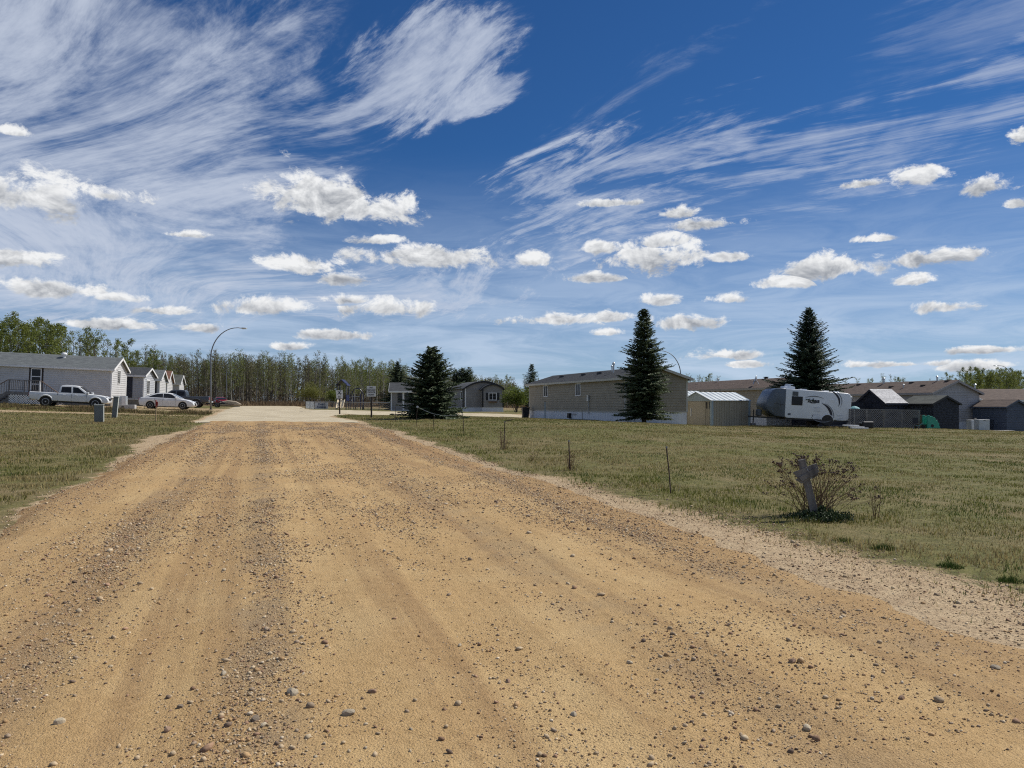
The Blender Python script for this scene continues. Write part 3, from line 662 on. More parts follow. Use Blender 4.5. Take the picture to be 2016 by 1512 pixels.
# ================================================================== BUILDINGS
def lap_wall(name, parent, m, o, ax, out, L, z0, z1, apex=None, row=.19, proud=.024, clip=None):
    """lapped siding: each course leans out at its lower edge; apex = (a, z) makes a gable"""
    mb = MB(); o, ax, out = Vector(o), Vector(ax), Vector(out); up = Vector((0, 0, 1))
    def span(z):
        a0, a1 = 0.0, L
        if apex and z > z1:
            f = min((z - z1) / (apex[1] - z1), 1.0); a0, a1 = apex[0] * f, L + (apex[0] - L) * f
        return a0, a1
    top = apex[1] if apex else z1; z = z0
    while z < top - .02:
        zt = min(z + row, top)
        if apex and z < z1 < zt: zt = z1
        b0, b1 = span(z); t0, t1 = span(zt)
        P = lambda a, zz, d: o + ax * a + up * zz + out * d
        mb.add([P(b0, z, proud), P(b1, z, proud), P(t1, zt, 0), P(t0, zt, 0), P(b0, z, -.02), P(b1, z, -.02)], [(0, 1, 2, 3), (4, 5, 1, 0)])
        z = zt
    return mb.build(name, m, parent)
def board_wall(name, parent, m, o, ax, out, L, z0, z1, step=.3, depth=.018):
    """vertical sheet siding with real ribs"""
    mb = MB(); o, ax, out = Vector(o), Vector(ax), Vector(out); n = max(1, round(L / step)); w = L / n
    for i in range(n):
        mb.fbox(o, ax, out, (0, 0, 1), (i * w, i * w + w * .86), (-.02, depth), (z0, z1))
        mb.fbox(o, ax, out, (0, 0, 1), (i * w + w * .86, (i + 1) * w), (-.02, 0), (z0, z1))
    return mb.build(name, m, parent)
def window(parent, o, ax, out, a, z, w, h, panes=2, frame=None, fw=.07, name='window', vertical=True):
    frame = frame or M['trim']; mb = MB(); Z = (0, 0, 1)
    mb.fbox(o, ax, out, Z, (a, a + w), (.0, .05), (z, z + fw)); mb.fbox(o, ax, out, Z, (a, a + w), (.0, .05), (z + h - fw, z + h))
    mb.fbox(o, ax, out, Z, (a, a + fw), (.0, .05), (z + fw, z + h - fw)); mb.fbox(o, ax, out, Z, (a + w - fw, a + w), (.0, .05), (z + fw, z + h - fw))
    iw, ih = w - 2 * fw, h - 2 * fw
    for i in range(1, panes):
        if vertical: c = a + fw + iw * i / panes; mb.fbox(o, ax, out, Z, (c - .025, c + .025), (.0, .045), (z + fw, z + h - fw))
        else: c = z + fw + ih * i / panes; mb.fbox(o, ax, out, Z, (a + fw, a + w - fw), (.0, .045), (c - .025, c + .025))
    wo_ = mb.build(name, frame, parent)
    for i in range(panes):
        p = MB()
        if vertical: p.fbox(o, ax, out, Z, (a + fw + iw * i / panes + .026, a + fw + iw * (i + 1) / panes - .026), (.002, .022), (z + fw, z + h - fw))
        else: p.fbox(o, ax, out, Z, (a + fw, a + w - fw), (.002, .022), (z + fw + ih * i / panes + .026, z + fw + ih * (i + 1) / panes - .026))
        p.build('pane', M['pane'], wo_)
    return wo_
def roof_slab(mb, e0, e1, r0, r1, th=.09, course=.15):
    """one shingled slope: e0-e1 along the eave, r0-r1 along the ridge, stepped courses"""
    e0, e1, r0, r1 = map(Vector, (e0, e1, r0, r1)); n = max(3, int((r0 - e0).length / course))
    nrm = (e1 - e0).cross(r0 - e0).normalized()
    if nrm.z < 0: nrm = -nrm
    for i in range(n):
        f0, f1 = i / n, (i + 1) / n
        a, b, c, d = e0.lerp(r0, f0), e1.lerp(r1, f0), e1.lerp(r1, f1), e0.lerp(r0, f1)
        lo, hi = nrm * .018, nrm * .004
        mb.add([a + lo, b + lo, c + hi, d + hi, a - nrm * .0, b - nrm * .0], [(0, 1, 2, 3), (4, 5, 1, 0)])
    mb.add([e0 - nrm * th, e1 - nrm * th, r1 - nrm * th, r0 - nrm * th, e0, e1, r1, r0], [(0, 1, 2, 3), (0, 4, 5, 1), (1, 5, 6, 2), (3, 7, 4, 0)])
def gable_house(root, L, W_, skirt, wall, rise, ms, mr, mt=None, msk=None, oh=.28, ohg=.25, row=.19, sheet=False, skirt_step=.35, fas=.16, corners=True):
    """x along the ridge, y across; front wall at y=0, far end at x=L; returns the eave height"""
    mt = mt or M['trim']; z1 = skirt + wall; X, Yv = Vector((1, 0, 0)), Vector((0, 1, 0))
    if sheet:
        board_wall('wall', root, ms, (0, 0, 0), X, -Yv, L, skirt, z1); board_wall('wall', root, ms, (0, W_, 0), X, Yv, L, skirt, z1)
        for x0, d in ((0, -1), (L, 1)):
            board_wall('wall', root, ms, (x0, 0, 0), Yv, X * d, W_, skirt, z1)
            MB().prism([(0, z1), (W_, z1), (W_ / 2, z1 + rise)], (x0, 0, 0), Yv, (0, 0, 1), X * d, -.02, .015).build('gable', mt, root)
    else:
        lap_wall('wall', root, ms, (0, 0, 0), X, -Yv, L, skirt, z1, row=row); lap_wall('wall', root, ms, (0, W_, 0), X, Yv, L, skirt, z1, row=row)
        lap_wall('wall', root, ms, (0, 0, 0), Yv, -X, W_, skirt, z1, (W_ / 2, z1 + rise), row); lap_wall('wall', root, ms, (L, 0, 0), Yv, X, W_, skirt, z1, (W_ / 2, z1 + rise), row)
    if skirt > .02:
        for (o, ax, out, ln) in (((0, 0.03, 0), X, -Yv, L), ((0, W_ - .03, 0), X, Yv, L), ((.03, 0, 0), Yv, -X, W_), ((L - .03, 0, 0), Yv, X, W_)):
            board_wall('skirting', root, msk or M['skirt'], o, ax, out, ln, -.6, skirt, skirt_step, .01)
        tr = MB()
        tr.box(-.01, L + .01, -.035, .0, skirt - .045, skirt); tr.box(-.01, L + .01, W_, W_ + .035, skirt - .045, skirt); tr.box(-.035, 0, 0, W_, skirt - .045, skirt); tr.box(L, L + .035, 0, W_, skirt - .045, skirt)
        tr.build('skirt_trim', mt, root)
    if corners:
        for x0 in (0, L):
            for y0 in (0, W_):
                sx, sy = (-1 if x0 == 0 else 1), (-1 if y0 == 0 else 1)
                c = MB(); c.box(x0 - .09 * (sx > 0), x0 + .09 * (sx < 0), min(y0, y0 + sy * .03), max(y0, y0 + sy * .03), skirt, z1)
                c.box(min(x0 + sx * .001, x0 + sx * .03), max(x0 + sx * .001, x0 + sx * .03), min(y0 + sy * .03, y0 - sy * .09), max(y0 + sy * .03, y0 - sy * .09), skirt, z1); c.build('corner_trim', mt, root)
    k_ = rise / (W_ / 2); ze = z1 - k_ * oh + .06; zr = z1 + rise + .06; rf = MB()
    roof_slab(rf, (-ohg, -oh, ze), (L + ohg, -oh, ze), (-ohg, W_ / 2, zr), (L + ohg, W_ / 2, zr))
    roof_slab(rf, (L + ohg, W_ + oh, ze), (-ohg, W_ + oh, ze), (L + ohg, W_ / 2, zr), (-ohg, W_ / 2, zr))
    roof = rf.build('roof', mr, root)
    cap = MB(); cap.prism([(-.14, -.14 * k_ + .012), (0, .026), (.14, -.14 * k_ + .012), (.14, -.14 * k_ - .02), (-.14, -.14 * k_ - .02)], (0, W_ / 2, zr), Yv, (0, 0, 1), X, -ohg - .01, L + ohg + .01); cap.build('ridge_cap', mr, roof)
    for y0, sy in ((-oh, -1), (W_ + oh, 1)):
        f = MB(); f.box(-ohg, L + ohg, min(y0, y0 + sy * .03), max(y0, y0 + sy * .03), ze - fas, ze - .004); f.build('fascia', mt, root)
        s_ = MB(); s_.box(-ohg + .01, L + ohg - .01, min(y0, (0 if sy < 0 else W_)), max(y0, (0 if sy < 0 else W_)), ze - fas - .02, ze - fas); s_.build('soffit', mt, root)
    for x0, sx in ((-ohg, -1), (L + ohg, 1)):
        b = MB()
        for sgn in (0, 1):
            p = Vector((x0 + sx * .018, (-oh if sgn == 0 else W_ + oh), ze - .09)); q = Vector((x0 + sx * .018, W_ / 2, zr - .09)); dn = (q - p).normalized(); un = dn.cross(Vector((1, 0, 0)))
            if un.z < 0: un = -un
            b.fbox(p, dn, Vector((1, 0, 0)), un, (-.02, (q - p).length), (-.017, .017), (-fas * .55, .08))
        b.build('rake_board', mt, root)
    return z1, ze, zr
def house_frame(corner_xy, axis, L, near=True):
    """origin so that the given corner is the local (L, 0) corner (near end of the front wall)"""
    a = Vector((*axis, 0)).normalized(); c = Vector((*corner_xy, 0)); o = c - a * L
    return o, math.atan2(a.y, a.x)
def pipe_vent(root, x, y, z, h, r=.06, cap=True, name='roof_vent', m=None):
    mb = MB().lathe([(r, -.3), (r, h * .8), (r, h * .82)], 10, (x, y, z))
    if cap: mb.lathe([(r * .9, h * .78), (r * 1.7, h * .82), (r * 1.7, h * .98), (r * .6, h * 1.1)], 10, (x, y, z))
    return mb.build(name, m or M['galv'], root)

# ---- white home with the deck, far left
AX1 = (math.cos(R(13)), math.sin(R(13)))
L1, W1 = 17.0, 4.9
C1 = (at(218, 68), 68.0); o1, rz1 = house_frame(C1, AX1, L1)
TILT1 = R(2.2)
zc = 1.42; h1 = thing('mobile_home', 'long white mobile home with grey shingles and wooden deck, behind the white pickup', 'house', (o1.x, o1.y, zc + math.sin(TILT1) * L1), rz1, TILT1, 'mobile homes')
z1, ze, zr = gable_house(h1, L1, W1, .8, 2.55, 1.02, M['white_siding'], M['shingle_grey'], msk=M['brown_skirt'])
window(h1, (L1, 0, 0), (0, 1, 0), (1, 0, 0), 1.75, z1 - 1.35, .95, 1.3, 2)
dr = MB().fbox((0, 0, 0), (1, 0, 0), (0, -1, 0), (0, 0, 1), (L1 - 6.55, L1 - 5.43), (0, .03), (.9, z1 - .12)).build('door', M['post_brown'], h1)
MB().fbox((0, 0, 0), (1, 0, 0), (0, -1, 0), (0, 0, 1), (L1 - 6.41, L1 - 5.57), (.031, .05), (.95, z1 - .28)).build('storm_door', M['trim'], dr)
for za, zb in ((z1 - .95, z1 - .36), (z1 - 1.6, z1 - 1.03), (z1 - 2.3, z1 - 1.7)):
    MB().fbox((0, 0, 0), (1, 0, 0), (0, -1, 0), (0, 0, 1), (L1 - 6.33, L1 - 5.65), (.051, .06), (za, zb)).build('pane', M['pane'], dr)
window(h1, (0, 0, 0), (1, 0, 0), (0, -1, 0), L1 - 9.9, z1 - 1.5, 1.1, 1.35, 2)
v_ = MB().lathe([(.11, -.2), (.11, .12), (.2, .14), (.25, .24), (.2, .36), (.05, .40)], 12, (L1 - 4.45, W1 / 2 - .6, zr - .18)).build('turbine_vent', M['trim'], h1)
MB().fbox((0, 0, 0), (1, 0, 0), (0, -1, 0), (0, 0, 1), (L1 - 2.4, L1 - 2.2), (0, .1), (1.35, 1.45)).build('dryer_vent', M['black'], h1)
# deck: floor, posts, rails, each baluster, lattice skirt, two stairs
dk = thing('deck', 'grey wooden deck with balusters and lattice skirt at the door of the white home', 'deck', (h1.matrix_basis @ Vector((L1 - 7.25, 0, 0))), rz1, TILT1)
DW, DD, DZ = 2.4, 2.4, 1.0
MB().box(0, DW, -DD, -.05, DZ - .06, DZ).build('floor', M['deck_wood'], dk)
MB().box(-.01, DW + .01, -DD - .03, -DD, DZ - .26, DZ - .01).build('rim_board', M['deck_wood'], dk)
for x in (0.05, DW / 2, DW - .05): MB().box(x - .05, x + .05, -DD + .02, -DD + .12, -.4, DZ + .98).build('post', M['trim'] if x > DW - .1 else M['deck_wood'], dk)
MB().box(0, DW, -DD - .01, -DD + .1, DZ + .95, DZ + 1.0).build('rail', M['deck_wood'], dk); MB().box(0, DW, -DD + .03, -DD + .08, DZ + .12, DZ + .17).build('rail', M['deck_wood'], dk)
MB().box(0, .07, -DD, -.1, DZ + .95, DZ + 1.0).build('rail', M['deck_wood'], dk)
for i in range(17):
    x = .12 + i * (DW - .24) / 16
    if abs(x - DW / 2) > .09: MB().box(x - .022, x + .022, -DD + .035, -DD + .075, DZ + .17, DZ + .95).build('baluster', M['deck_wood'], dk)
def lattice_mesh(mb, o, ax, out, L, z0, z1, sp, w, th=.012):
    o, ax, out = Vector(o), Vector(ax), Vector(out); H = z1 - z0; up = Vector((0, 0, 1))
    for sg, d0 in ((1, 0), (-1, th + .002)):
        a = -H
        while a < L:
            p0, p1 = (a, 0.0), (a + H, H)
            q0, q1 = [list(p0), list(p1)]
            if q0[0] < 0: q0 = [0.0, -a]
            if q1[0] > L: q1 = [L, L - a]
            if q1[0] - q0[0] > .02:
                f = (lambda p: p) if sg == 1 else (lambda p: (L - p[0], p[1]))
                A, B = f(q0), f(q1); pa, pb = o + ax * A[0] + up * (z0 + A[1]), o + ax * B[0] + up * (z0 + B[1])
                dn = (pb - pa).normalized(); sn = dn.cross(out).normalized()
                mb.fbox(pa, dn, sn, out, (0, (pb - pa).length), (-w / 2, w / 2), (d0, d0 + th))
            a += sp
lm = MB(); lattice_mesh(lm, (0.1, -DD - .005, 0), (1, 0, 0), (0, -1, 0), DW - .2, -.15, DZ - .27, .19, .055)
tag(lm.build('lattice', M['trim'], dk), kind='stuff')
for sx, x0, nst in ((-1, -.02, 5), (1, DW + .02, 5)):
    run = .27
    strg = MB()
    for yy in (-DD + .05, -DD + 1.15):
        strg.bar((x0, yy, DZ - .08), (x0 + sx * run * (nst + .5), yy, DZ - .08 - .19 * (nst + .5)), .05, .24)
    strg.build('stringer', M['deck_wood'], dk)
    for i in range(nst): MB().box(min(x0 + sx * run * i, x0 + sx * run * (i + 1)), max(x0 + sx * run * i, x0 + sx * run * (i + 1)), -DD + .03, -DD + 1.2, DZ - .19 * (i + 1) - .04, DZ - .19 * (i + 1)).build('tread', M['deck_wood'], dk)
    hr = MB().bar((x0, -DD + .04, DZ + .97), (x0 + sx * run * (nst + .5), -DD + .04, DZ + .97 - .19 * (nst + .5)), .09, .045); hr.build('handrail', M['wood_brown'], dk)
    for i in range(8):
        f = (i + .5) / 8 * (nst + .4); xx = x0 + sx * run * f; MB().box(xx - .02, xx + .02, -DD + .02, -DD + .06, DZ - .19 * f - .02, DZ + .95 - .19 * f).build('baluster', M['deck_wood'], dk)

# ---- the row of homes beyond it
def row_home(corner, L, W_, zg, ms, mr, label, skirt=.75, rise=.8, tilt=1.6, wall=2.5, msk=None):
    o, rz = house_frame(corner, AX1, L)
    r = thing('mobile_home', label, 'house', (o.x, o.y, zg + math.sin(R(tilt)) * L), rz, R(tilt), 'mobile homes')
    return r, gable_house(r, L, W_, skirt, wall, rise, ms, mr, msk=msk or M['brown_skirt'], oh=.3)
h2, (z1, ze, zr) = row_home((at(281.6, 79), 79.0), 12, 4.9, 1.35, mat('pale_blue_siding', (.42, .43, .45), (.37, .38, .40)), M['shingle_dark'], 'grey mobile home with near-black roof and dark porch, next beyond the white home', msk=M['brown_skirt'])
po = MB().fbox((0, 0, 0), (1, 0, 0), (0, -1, 0), (0, 0, 1), (12 - 4.4, 12 - 1.05), (.016, .05), (.9, z1 - .02)).build('dark_front_panel', M['dark_siding'], h2)
window(h2, (0, -.05, 0), (1, 0, 0), (0, -1, 0), 12 - 3.5, z1 - 1.75, 1.5, 1.25, 2, fw=.12)
window(h2, (12, 0, 0), (0, 1, 0), (1, 0, 0), 1.2, z1 - 2.0, 1.4, 1.6, 2, fw=.12)
h3, (z1, ze, zr) = row_home((at(313, 90), 90.0), 10, 3.3, 1.35, M['white_siding'], M['shingle_grey'], 'white mobile home with pale roof edge, third in the row on the left', rise=1.0)
h4, (z1, ze, zr) = row_home((at(328, 99), 99.0), 10, 3.2, 1.4, M['white_siding'], M['shingle_red'], 'white mobile home with rusty brown roof, fourth in the row on the left', rise=1.25)
h5, (z1, ze, zr) = row_home((at(352, 110), 110.0), 10, 3.3, 1.45, M['white_siding'], M['shingle_olive'], 'last mobile home of the row on the left, with mid-grey roof', rise=1.1)
for hx, a0, a1 in ((h3, 5.0, 9.7), (h4, 5.0, 9.8), (h5, 5.5, 7.4)): MB().fbox((0, 0, 0), (1, 0, 0), (0, -1, 0), (0, 0, 1), (a0, a1), (.03, .06), (.8, 3.1)).build('dark_front_panel', M['wood_brown'] if hx is h4 else M['osb'], hx)  # dark sheets added so these shaded fronts read dark through their colour
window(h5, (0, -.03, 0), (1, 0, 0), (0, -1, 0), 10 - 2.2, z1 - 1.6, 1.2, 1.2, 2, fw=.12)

# ---- the long tan home on the right (axis parallel to the road)
AXR = (0.319, -0.948)
LB, WB = 19.6, 4.9; F0 = Vector((1.62, 72.0, .30))
hB = thing('mobile_home', 'long tan mobile home with dark grey roof and white skirting behind the tall spruce', 'house', F0, math.atan2(AXR[1], AXR[0]), 0, 'mobile homes')
z1, ze, zr = gable_house(hB, LB, WB, .78, 2.42, .74, M['tan_siding'], M['shingle_dark'], oh=.3, mt=mat('tan_trim', (.50, .485, .43), (.45, .44, .39)), skirt_step=.4)
for uu in (1071, 1134):
    # place each window where its photo column meets the wall
    k_ = (uu - 1008) / FPX; tt = (F0.x - k_ * F0.y) / (k_ * AXR[1] - AXR[0]); window(hB, (0, 0, 0), (1, 0, 0), (0, -1, 0), tt, z1 - 1.25, .98, 1.02, 2)
meter = MB().fbox((0, 0, 0), (1, 0, 0), (0, -1, 0), (0, 0, 1), (13.35, 13.65), (.02, .14), (1.55, 2.0)); meter.fbox((0, 0, 0), (1, 0, 0), (0, -1, 0), (0, 0, 1), (13.47, 13.53), (.02, .08), (.55, 1.55)); meter.build('power_meter', M['galv'], hB)
gm = MB().fbox((0, 0, 0), (1, 0, 0), (0, -1, 0), (0, 0, 1), (9.6, 10.0), (.02, .2), (.18, .58)); gm.fbox((0, 0, 0), (1, 0, 0), (0, -1, 0), (0, 0, 1), (10.0, 11.1), (.05, .09), (.5, .54)); gm.build('gas_meter', M['black'], hB)
MB().fbox((0, 0, 0), (1, 0, 0), (0, -1, 0), (0, 0, 1), (12.25, 12.29), (.012, .02), (0, .73)).build('skirt_joint', M['black'], hB)
zroof = lambda y: z1 + .06 + .74 * min(y, WB - y) / (WB / 2)
pipe_vent(hB, 13.6, 1.9, zroof(1.9), .45, .05); pipe_vent(hB, 14.9, 1.4, zroof(1.4), .75, .065); pipe_vent(hB, 16.6, 2.3, zroof(2.3), .85, .10)
MB().box(15.9, 16.3, 2.1, 2.5, zr - .2, zr + .28).build('vent_box', M['galv'], hB)
for xx in (4.5, 9.2, 12.3): MB().box(xx, xx + .3, 1.2, 1.5, zroof(1.2) - .02, zroof(1.5) + .12).build('roof_vent', M['shingle_dark'], hB)

# ---- brown roofed homes further right
def d_home(near_corner, L, zg, ms, mr, label, W_=4.9, skirt=.75, wall=2.35, rise=.7, mt=None, oh=.28):
    a = Vector((0.309, -0.951, 0)); c = Vector((*near_corner, 0)); o = c - a * L
    r = thing('mobile_home', label, 'house', (o.x, o.y, zg), math.atan2(a.y, a.x), 0, 'mobile homes')
    return r, gable_house(r, L, W_, skirt, wall, rise, ms, mr, mt, oh=oh)
mt_b = mat('beige_trim', (.42, .37, .29), (.37, .325, .255)); mt_g = mat('warm_grey_trim', (.36, .34, .325), (.32, .30, .29))
hA, (zA, zeA, zrA) = d_home((21.0, 63.5), 16, -.10, M['beige_siding'], M['shingle_brown'], 'beige mobile home with brown roof and satellite dish, behind the metal sheds', mt=mt_b, rise=.78)
window(hA, (0, 0, 0), (1, 0, 0), (0, -1, 0), 6.2, zA - .85, .8, .55, 1)
def dish(root, loc, r=.42):
    d = MB().lathe([(r * .05, .0), (r * .55, .05), (r, .16), (r, .175), (r * .5, .075), (.01, .03)], 18, loc, (-.45, -.8, .35)); o = d.build('satellite_dish', M['galv'], root)
    MB().tube([Vector(loc), Vector(loc) + Vector((.15, .25, -.5))], .03, 6).build('mount', M['galv'], o)
    MB().tube([Vector(loc) + Vector((-.05, -.1, -.1)), Vector(loc) + Vector((-.3, -.5, .12))], .018, 5).build('feed_arm', M['black'], o)
dish(hA, (13.9, .55, zA + .62))
pipe_vent(hA, 5.5, 2.2, zrA - .1, .35, .06); pipe_vent(hA, 12.4, 2.6, zrA - .05, .22, .16, m=M['black'])
hC, (zC, zeC, zrC) = d_home((at(1836, 63), 63.0), 17, -.50, M['pale_grey_siding'], M['shingle_brown'], 'pale grey mobile home with brown roof, its gable end facing the field at right', mt=mt_g, rise=.95, W_=4.95)
for (xx, yy, hh_, rr_) in ((9.5, 2.2, .5, .09), (15.2, 2.4, .4, .06), (13.0, 1.0, .3, .05)): pipe_vent(hC, xx, yy, zC + .06 + .95 * min(yy, 4.95 - yy) / 2.475, hh_, rr_)
for xx, yy in ((6.4, 1.9), (12.6, 2.0), (16.2, 2.1), (14.6, 1.2), (11.2, 1.1)): MB().box(xx, xx + .35, yy, yy + .35, zC + .95 * yy / 2.475, zC + .2 + .95 * yy / 2.475).build('roof_vent', M['black'], hC)
# add-on with a lower brown gable, beside the big spruce
hD = thing('garden_building', 'low brown-roofed outbuilding with grey gable behind the travel trailer', 'shed', Vector((24.1, 60.7, -.2)) - Vector((0.309, -0.951, 0)) * 3.2, math.atan2(-.951, .309))
gable_house(hD, 3.2, 2.9, .1, 2.25, .75, M['dark_siding'], M['shingle_brown'], mt_g, M['black'], oh=.3, ohg=.2)
# far right: tan bungalow end, and a brown roofed home behind it
pG = Vector((at(1936, 74), 74.0, -.75))
hG = thing('mobile_home', 'beige home with brown roof at far right, behind the white appliances', 'house', pG, R(8), 0, 'mobile homes')
gable_house(hG, 9.0, 4.8, .5, 2.35, .95, M['beige_siding'], M['shingle_brown'], mt=M['trim'], msk=M['brown_skirt'], oh=.35)
pH = Vector((at(1925, 92), 92.0, -.6))
hH = thing('mobile_home', 'distant home whose brown roof rises over the beige home at far right', 'house', pH, R(4), 0, 'mobile homes')
z_, _, zrH = gable_house(hH, 18, 5.0, .7, 2.5, .8, M['tan_siding'], M['shingle_brown'], mt=mt_g)
pipe_vent(hH, 1.2, 2.2, zrH - .1, .7, .1)

# ---- grey home with arched gables (centre)
KC = Vector((at(916, 95), 95.0, 0)); aC = Vector((.309, -.951, 0)); LA = 15.0; oA = KC - aC * LA
hE = thing('mobile_home', 'grey home with arched gable, black shutters and white skirting, right of the bushy spruce', 'house', (oA.x, oA.y, .52), math.atan2(aC.y, aC.x), 0, 'mobile homes')
def arch_house(root, x0, x1, y0, y1, skirt, wall, rise, ms, mr, seg=10, oh=.3, ohg=.22):
    z1 = skirt + wall; W_ = y1 - y0; X, Yv = Vector((1, 0, 0)), Vector((0, 1, 0))
    lap_wall('wall', root, ms, (x0, y0, 0), X, -Yv, x1 - x0, skirt, z1); lap_wall('wall', root, ms, (x0, y1, 0), X, Yv, x1 - x0, skirt, z1)
    arc = [(y0 + W_ * i / seg, z1 + rise * (1 - (2 * i / seg - 1) ** 2)) for i in range(seg + 1)]
    for xx, d in ((x0, -1), (x1, 1)):
        lap_wall('wall', root, ms, (xx, y0, 0), Yv, X * d, W_, skirt, z1)
        MB().prism([(a, b) for a, b in arc] + [], (xx, 0, 0), Yv, (0, 0, 1), X * d, -.02, .006).build('gable', ms, root)
    prof = [(y0 - oh + (W_ + 2 * oh) * i / seg, z1 + .05 + (rise + .12) * (1 - (2 * i / seg - 1) ** 2) - .06) for i in range(seg + 1)]
    MB().prism(prof + [(a, b - .08) for a, b in reversed(prof)], (0, 0, 0), Yv, (0, 0, 1), X, x0 - ohg, x1 + ohg).build('roof', mr, root)
    MB().prism([(a, b - .02) for a, b in prof] + [(a, b - .2) for a, b in reversed(prof)], (x1 + ohg, 0, 0), Yv, (0, 0, 1), X, .001, .03).build('rake_board', M['black'], root)
    for (o, ax, out, ln) in (((x0, y0 + .03, 0), X, -Yv, x1 - x0), ((x1 - .03, y0, 0), Yv, X, W_)): board_wall('skirting', root, M['skirt'], o, ax, out, ln, -.5, skirt, .4, .01)
    return z1
zE = arch_house(hE, 0, LA, 0, 4.7, .72, 2.35, .82, M['taupe_siding'], M['shingle_dark'])
zE2 = arch_house(hE, LA + .001, LA + .7, 1.95, 4.72, .72, 2.2, .62, M['taupe_siding'], M['shingle_dark'], oh=.22)
for (o, ax, out, a0, a1) in (((LA, 0, 0), (0, 1, 0), (1, 0, 0), -.02, .09), ((0, 0, 0), (1, 0, 0), (0, -1, 0), LA - .09, LA + .02)): MB().fbox(o, ax, out, (0, 0, 1), (a0, a1), (.014, .04), (.72, zE)).build('corner_trim', M['trim'], hE)
MB().fbox((LA + .7, 0, 0), (0, 1, 0), (1, 0, 0), (0, 0, 1), (1.93, 2.12), (.012, .05), (.72, zE2)).build('corner_trim', M['black'], hE)
MB().fbox((LA + .7, 0, 0), (0, 1, 0), (1, 0, 0), (0, 0, 1), (4.6, 4.74), (.012, .05), (.72, zE2)).build('corner_trim', M['black'], hE)
window(hE, (LA + .7, 0, 0), (0, 1, 0), (1, 0, 0), 2.78, zE2 - 1.35, 1.05, .95, 2, fw=.08)
for a in (2.45, 3.88): MB().fbox((LA + .7, 0, 0), (0, 1, 0), (1, 0, 0), (0, 0, 1), (a, a + .28), (.012, .05), (zE2 - 1.33, zE2 - .42)).build('shutter', M['black'], hE)
MB().fbox((LA + .7, 0, 0), (0, 1, 0), (1, 0, 0), (0, 0, 1), (2.8, 3.8), (.012, .25), (zE2 - 1.62, zE2 - 1.45)).build('flower_box', M['wood_brown'], hE)
window(hE, (0, 0, 0), (1, 0, 0), (0, -1, 0), LA - 2.2, zE - 1.5, .8, 1.15, 1, fw=.1)
MB().fbox((0, 0, 0), (1, 0, 0), (0, -1, 0), (0, 0, 1), (LA - 1.25, LA - .2), (.015, .05), (.72, zE - .05)).build('door', M['black'], hE)
# small pale outbuilding left of the bushy spruce
pS = GP(770, 90)
hS = thing('garden_house', 'small grey garden house with dark roof and dark windows behind the bushy spruce', 'shed', pS, R(6))
gable_house(hS, 3.8, 3.0, .05, 2.35, .85, M['taupe_siding'], M['shingle_dark'], oh=.3, msk=M['concrete'])
window(hS, (0, 0, 0), (1, 0, 0), (0, -1, 0), .75, .95, .5, 1.15, 1, frame=M['black']); window(hS, (0, 0, 0), (1, 0, 0), (0, -1, 0), 1.6, .95, .9, 1.15, 2, frame=M['black'])
MB().fbox((0, 0, 0), (1, 0, 0), (0, -1, 0), (0, 0, 1), (1.33, 1.5), (.015, .05), (.05, 2.4)).build('door_frame', M['trim'], hS)

# ---- the two sheet metal sheds
def metal_shed(corner, zg, label, L, Wd, wall, rise, ang):
    r = thing('metal_shed', label, 'shed', (corner[0], corner[1], zg), R(ang), 0, 'sheet metal sheds')
    X, Yv = Vector((1, 0, 0)), Vector((0, 1, 0))
    for (o, ax, out, ln) in (((0, 0, 0), X, -Yv, L), ((0, Wd, 0), X, Yv, L), ((0, 0, 0), Yv, -X, Wd), ((L, 0, 0), Yv, X, Wd)): board_wall('wall', r, M['shed_tan'], o, ax, out, ln, 0, wall, .24, .02)
    for x0, d in ((0, -1), (L, 1)): MB().prism([(-.05, wall - .06), (Wd + .05, wall - .06), (Wd + .05, wall), (Wd / 2, wall + rise), (-.05, wall)], (x0, 0, 0), Yv, (0, 0, 1), X * d, .021, .04).build('gable', M['shed_teal'], r)
    for x0 in (0, L):
        for y0 in (0, Wd): MB().box(x0 - .09, x0 + .09, y0 - .09, y0 + .09, 0, wall - .02).build('corner_post', M['shed_teal'], r)
    k_ = rise / (Wd / 2); oh = .12; n = 8
    for sd_ in (0, 1):
        y0 = -oh if sd_ == 0 else Wd + oh; e = Vector((0, y0, wall - k_ * oh + .02)); rd = Vector((0, Wd / 2, wall + rise + .02)); dn = (rd - e); ln = dn.length; dn.normalize(); un = Vector((1, 0, 0)).cross(dn)
        if un.z < 0: un = -un
        w = (L + .3) / n
        for i in range(n):
            MB().fbox(e, (1, 0, 0), dn, un, (-.15 + i * w, -.15 + (i + .55) * w), (0, ln), (0, .02)).build('roof_panel', M['roof_metal'], r)
            MB().fbox(e, (1, 0, 0), dn, un, (-.15 + (i + .55) * w, -.15 + (i + 1) * w), (0, ln), (-.012, .004)).build('roof_rib', M['rib_metal'], r)
    for a in (.12, .42, Wd - .52, Wd - .22): MB().fbox((0, 0, 0), Yv, -X, (0, 0, 1), (a, a + .14), (.02, .035), (wall - .62, wall - .12)).build('vent_slot', M['black'], r)
    d = MB().fbox((0, 0, 0), Yv, -X, (0, 0, 1), (.62, Wd - .62), (.022, .045), (.05, wall - .1)).build('door', M['shed_tan'], r)
    MB().fbox((0, 0, 0), Yv, -X, (0, 0, 1), (Wd - .95, Wd - .9), (.046, .09), (.7, 1.3)).build('handle', M['trim'], d)
    return r
metal_shed((at(1401, 56.5), 56.5), .0, 'nearer tan metal shed with ribbed white roof, beside the travel trailer', 3.7, 3.1, 1.9, .6, 28)
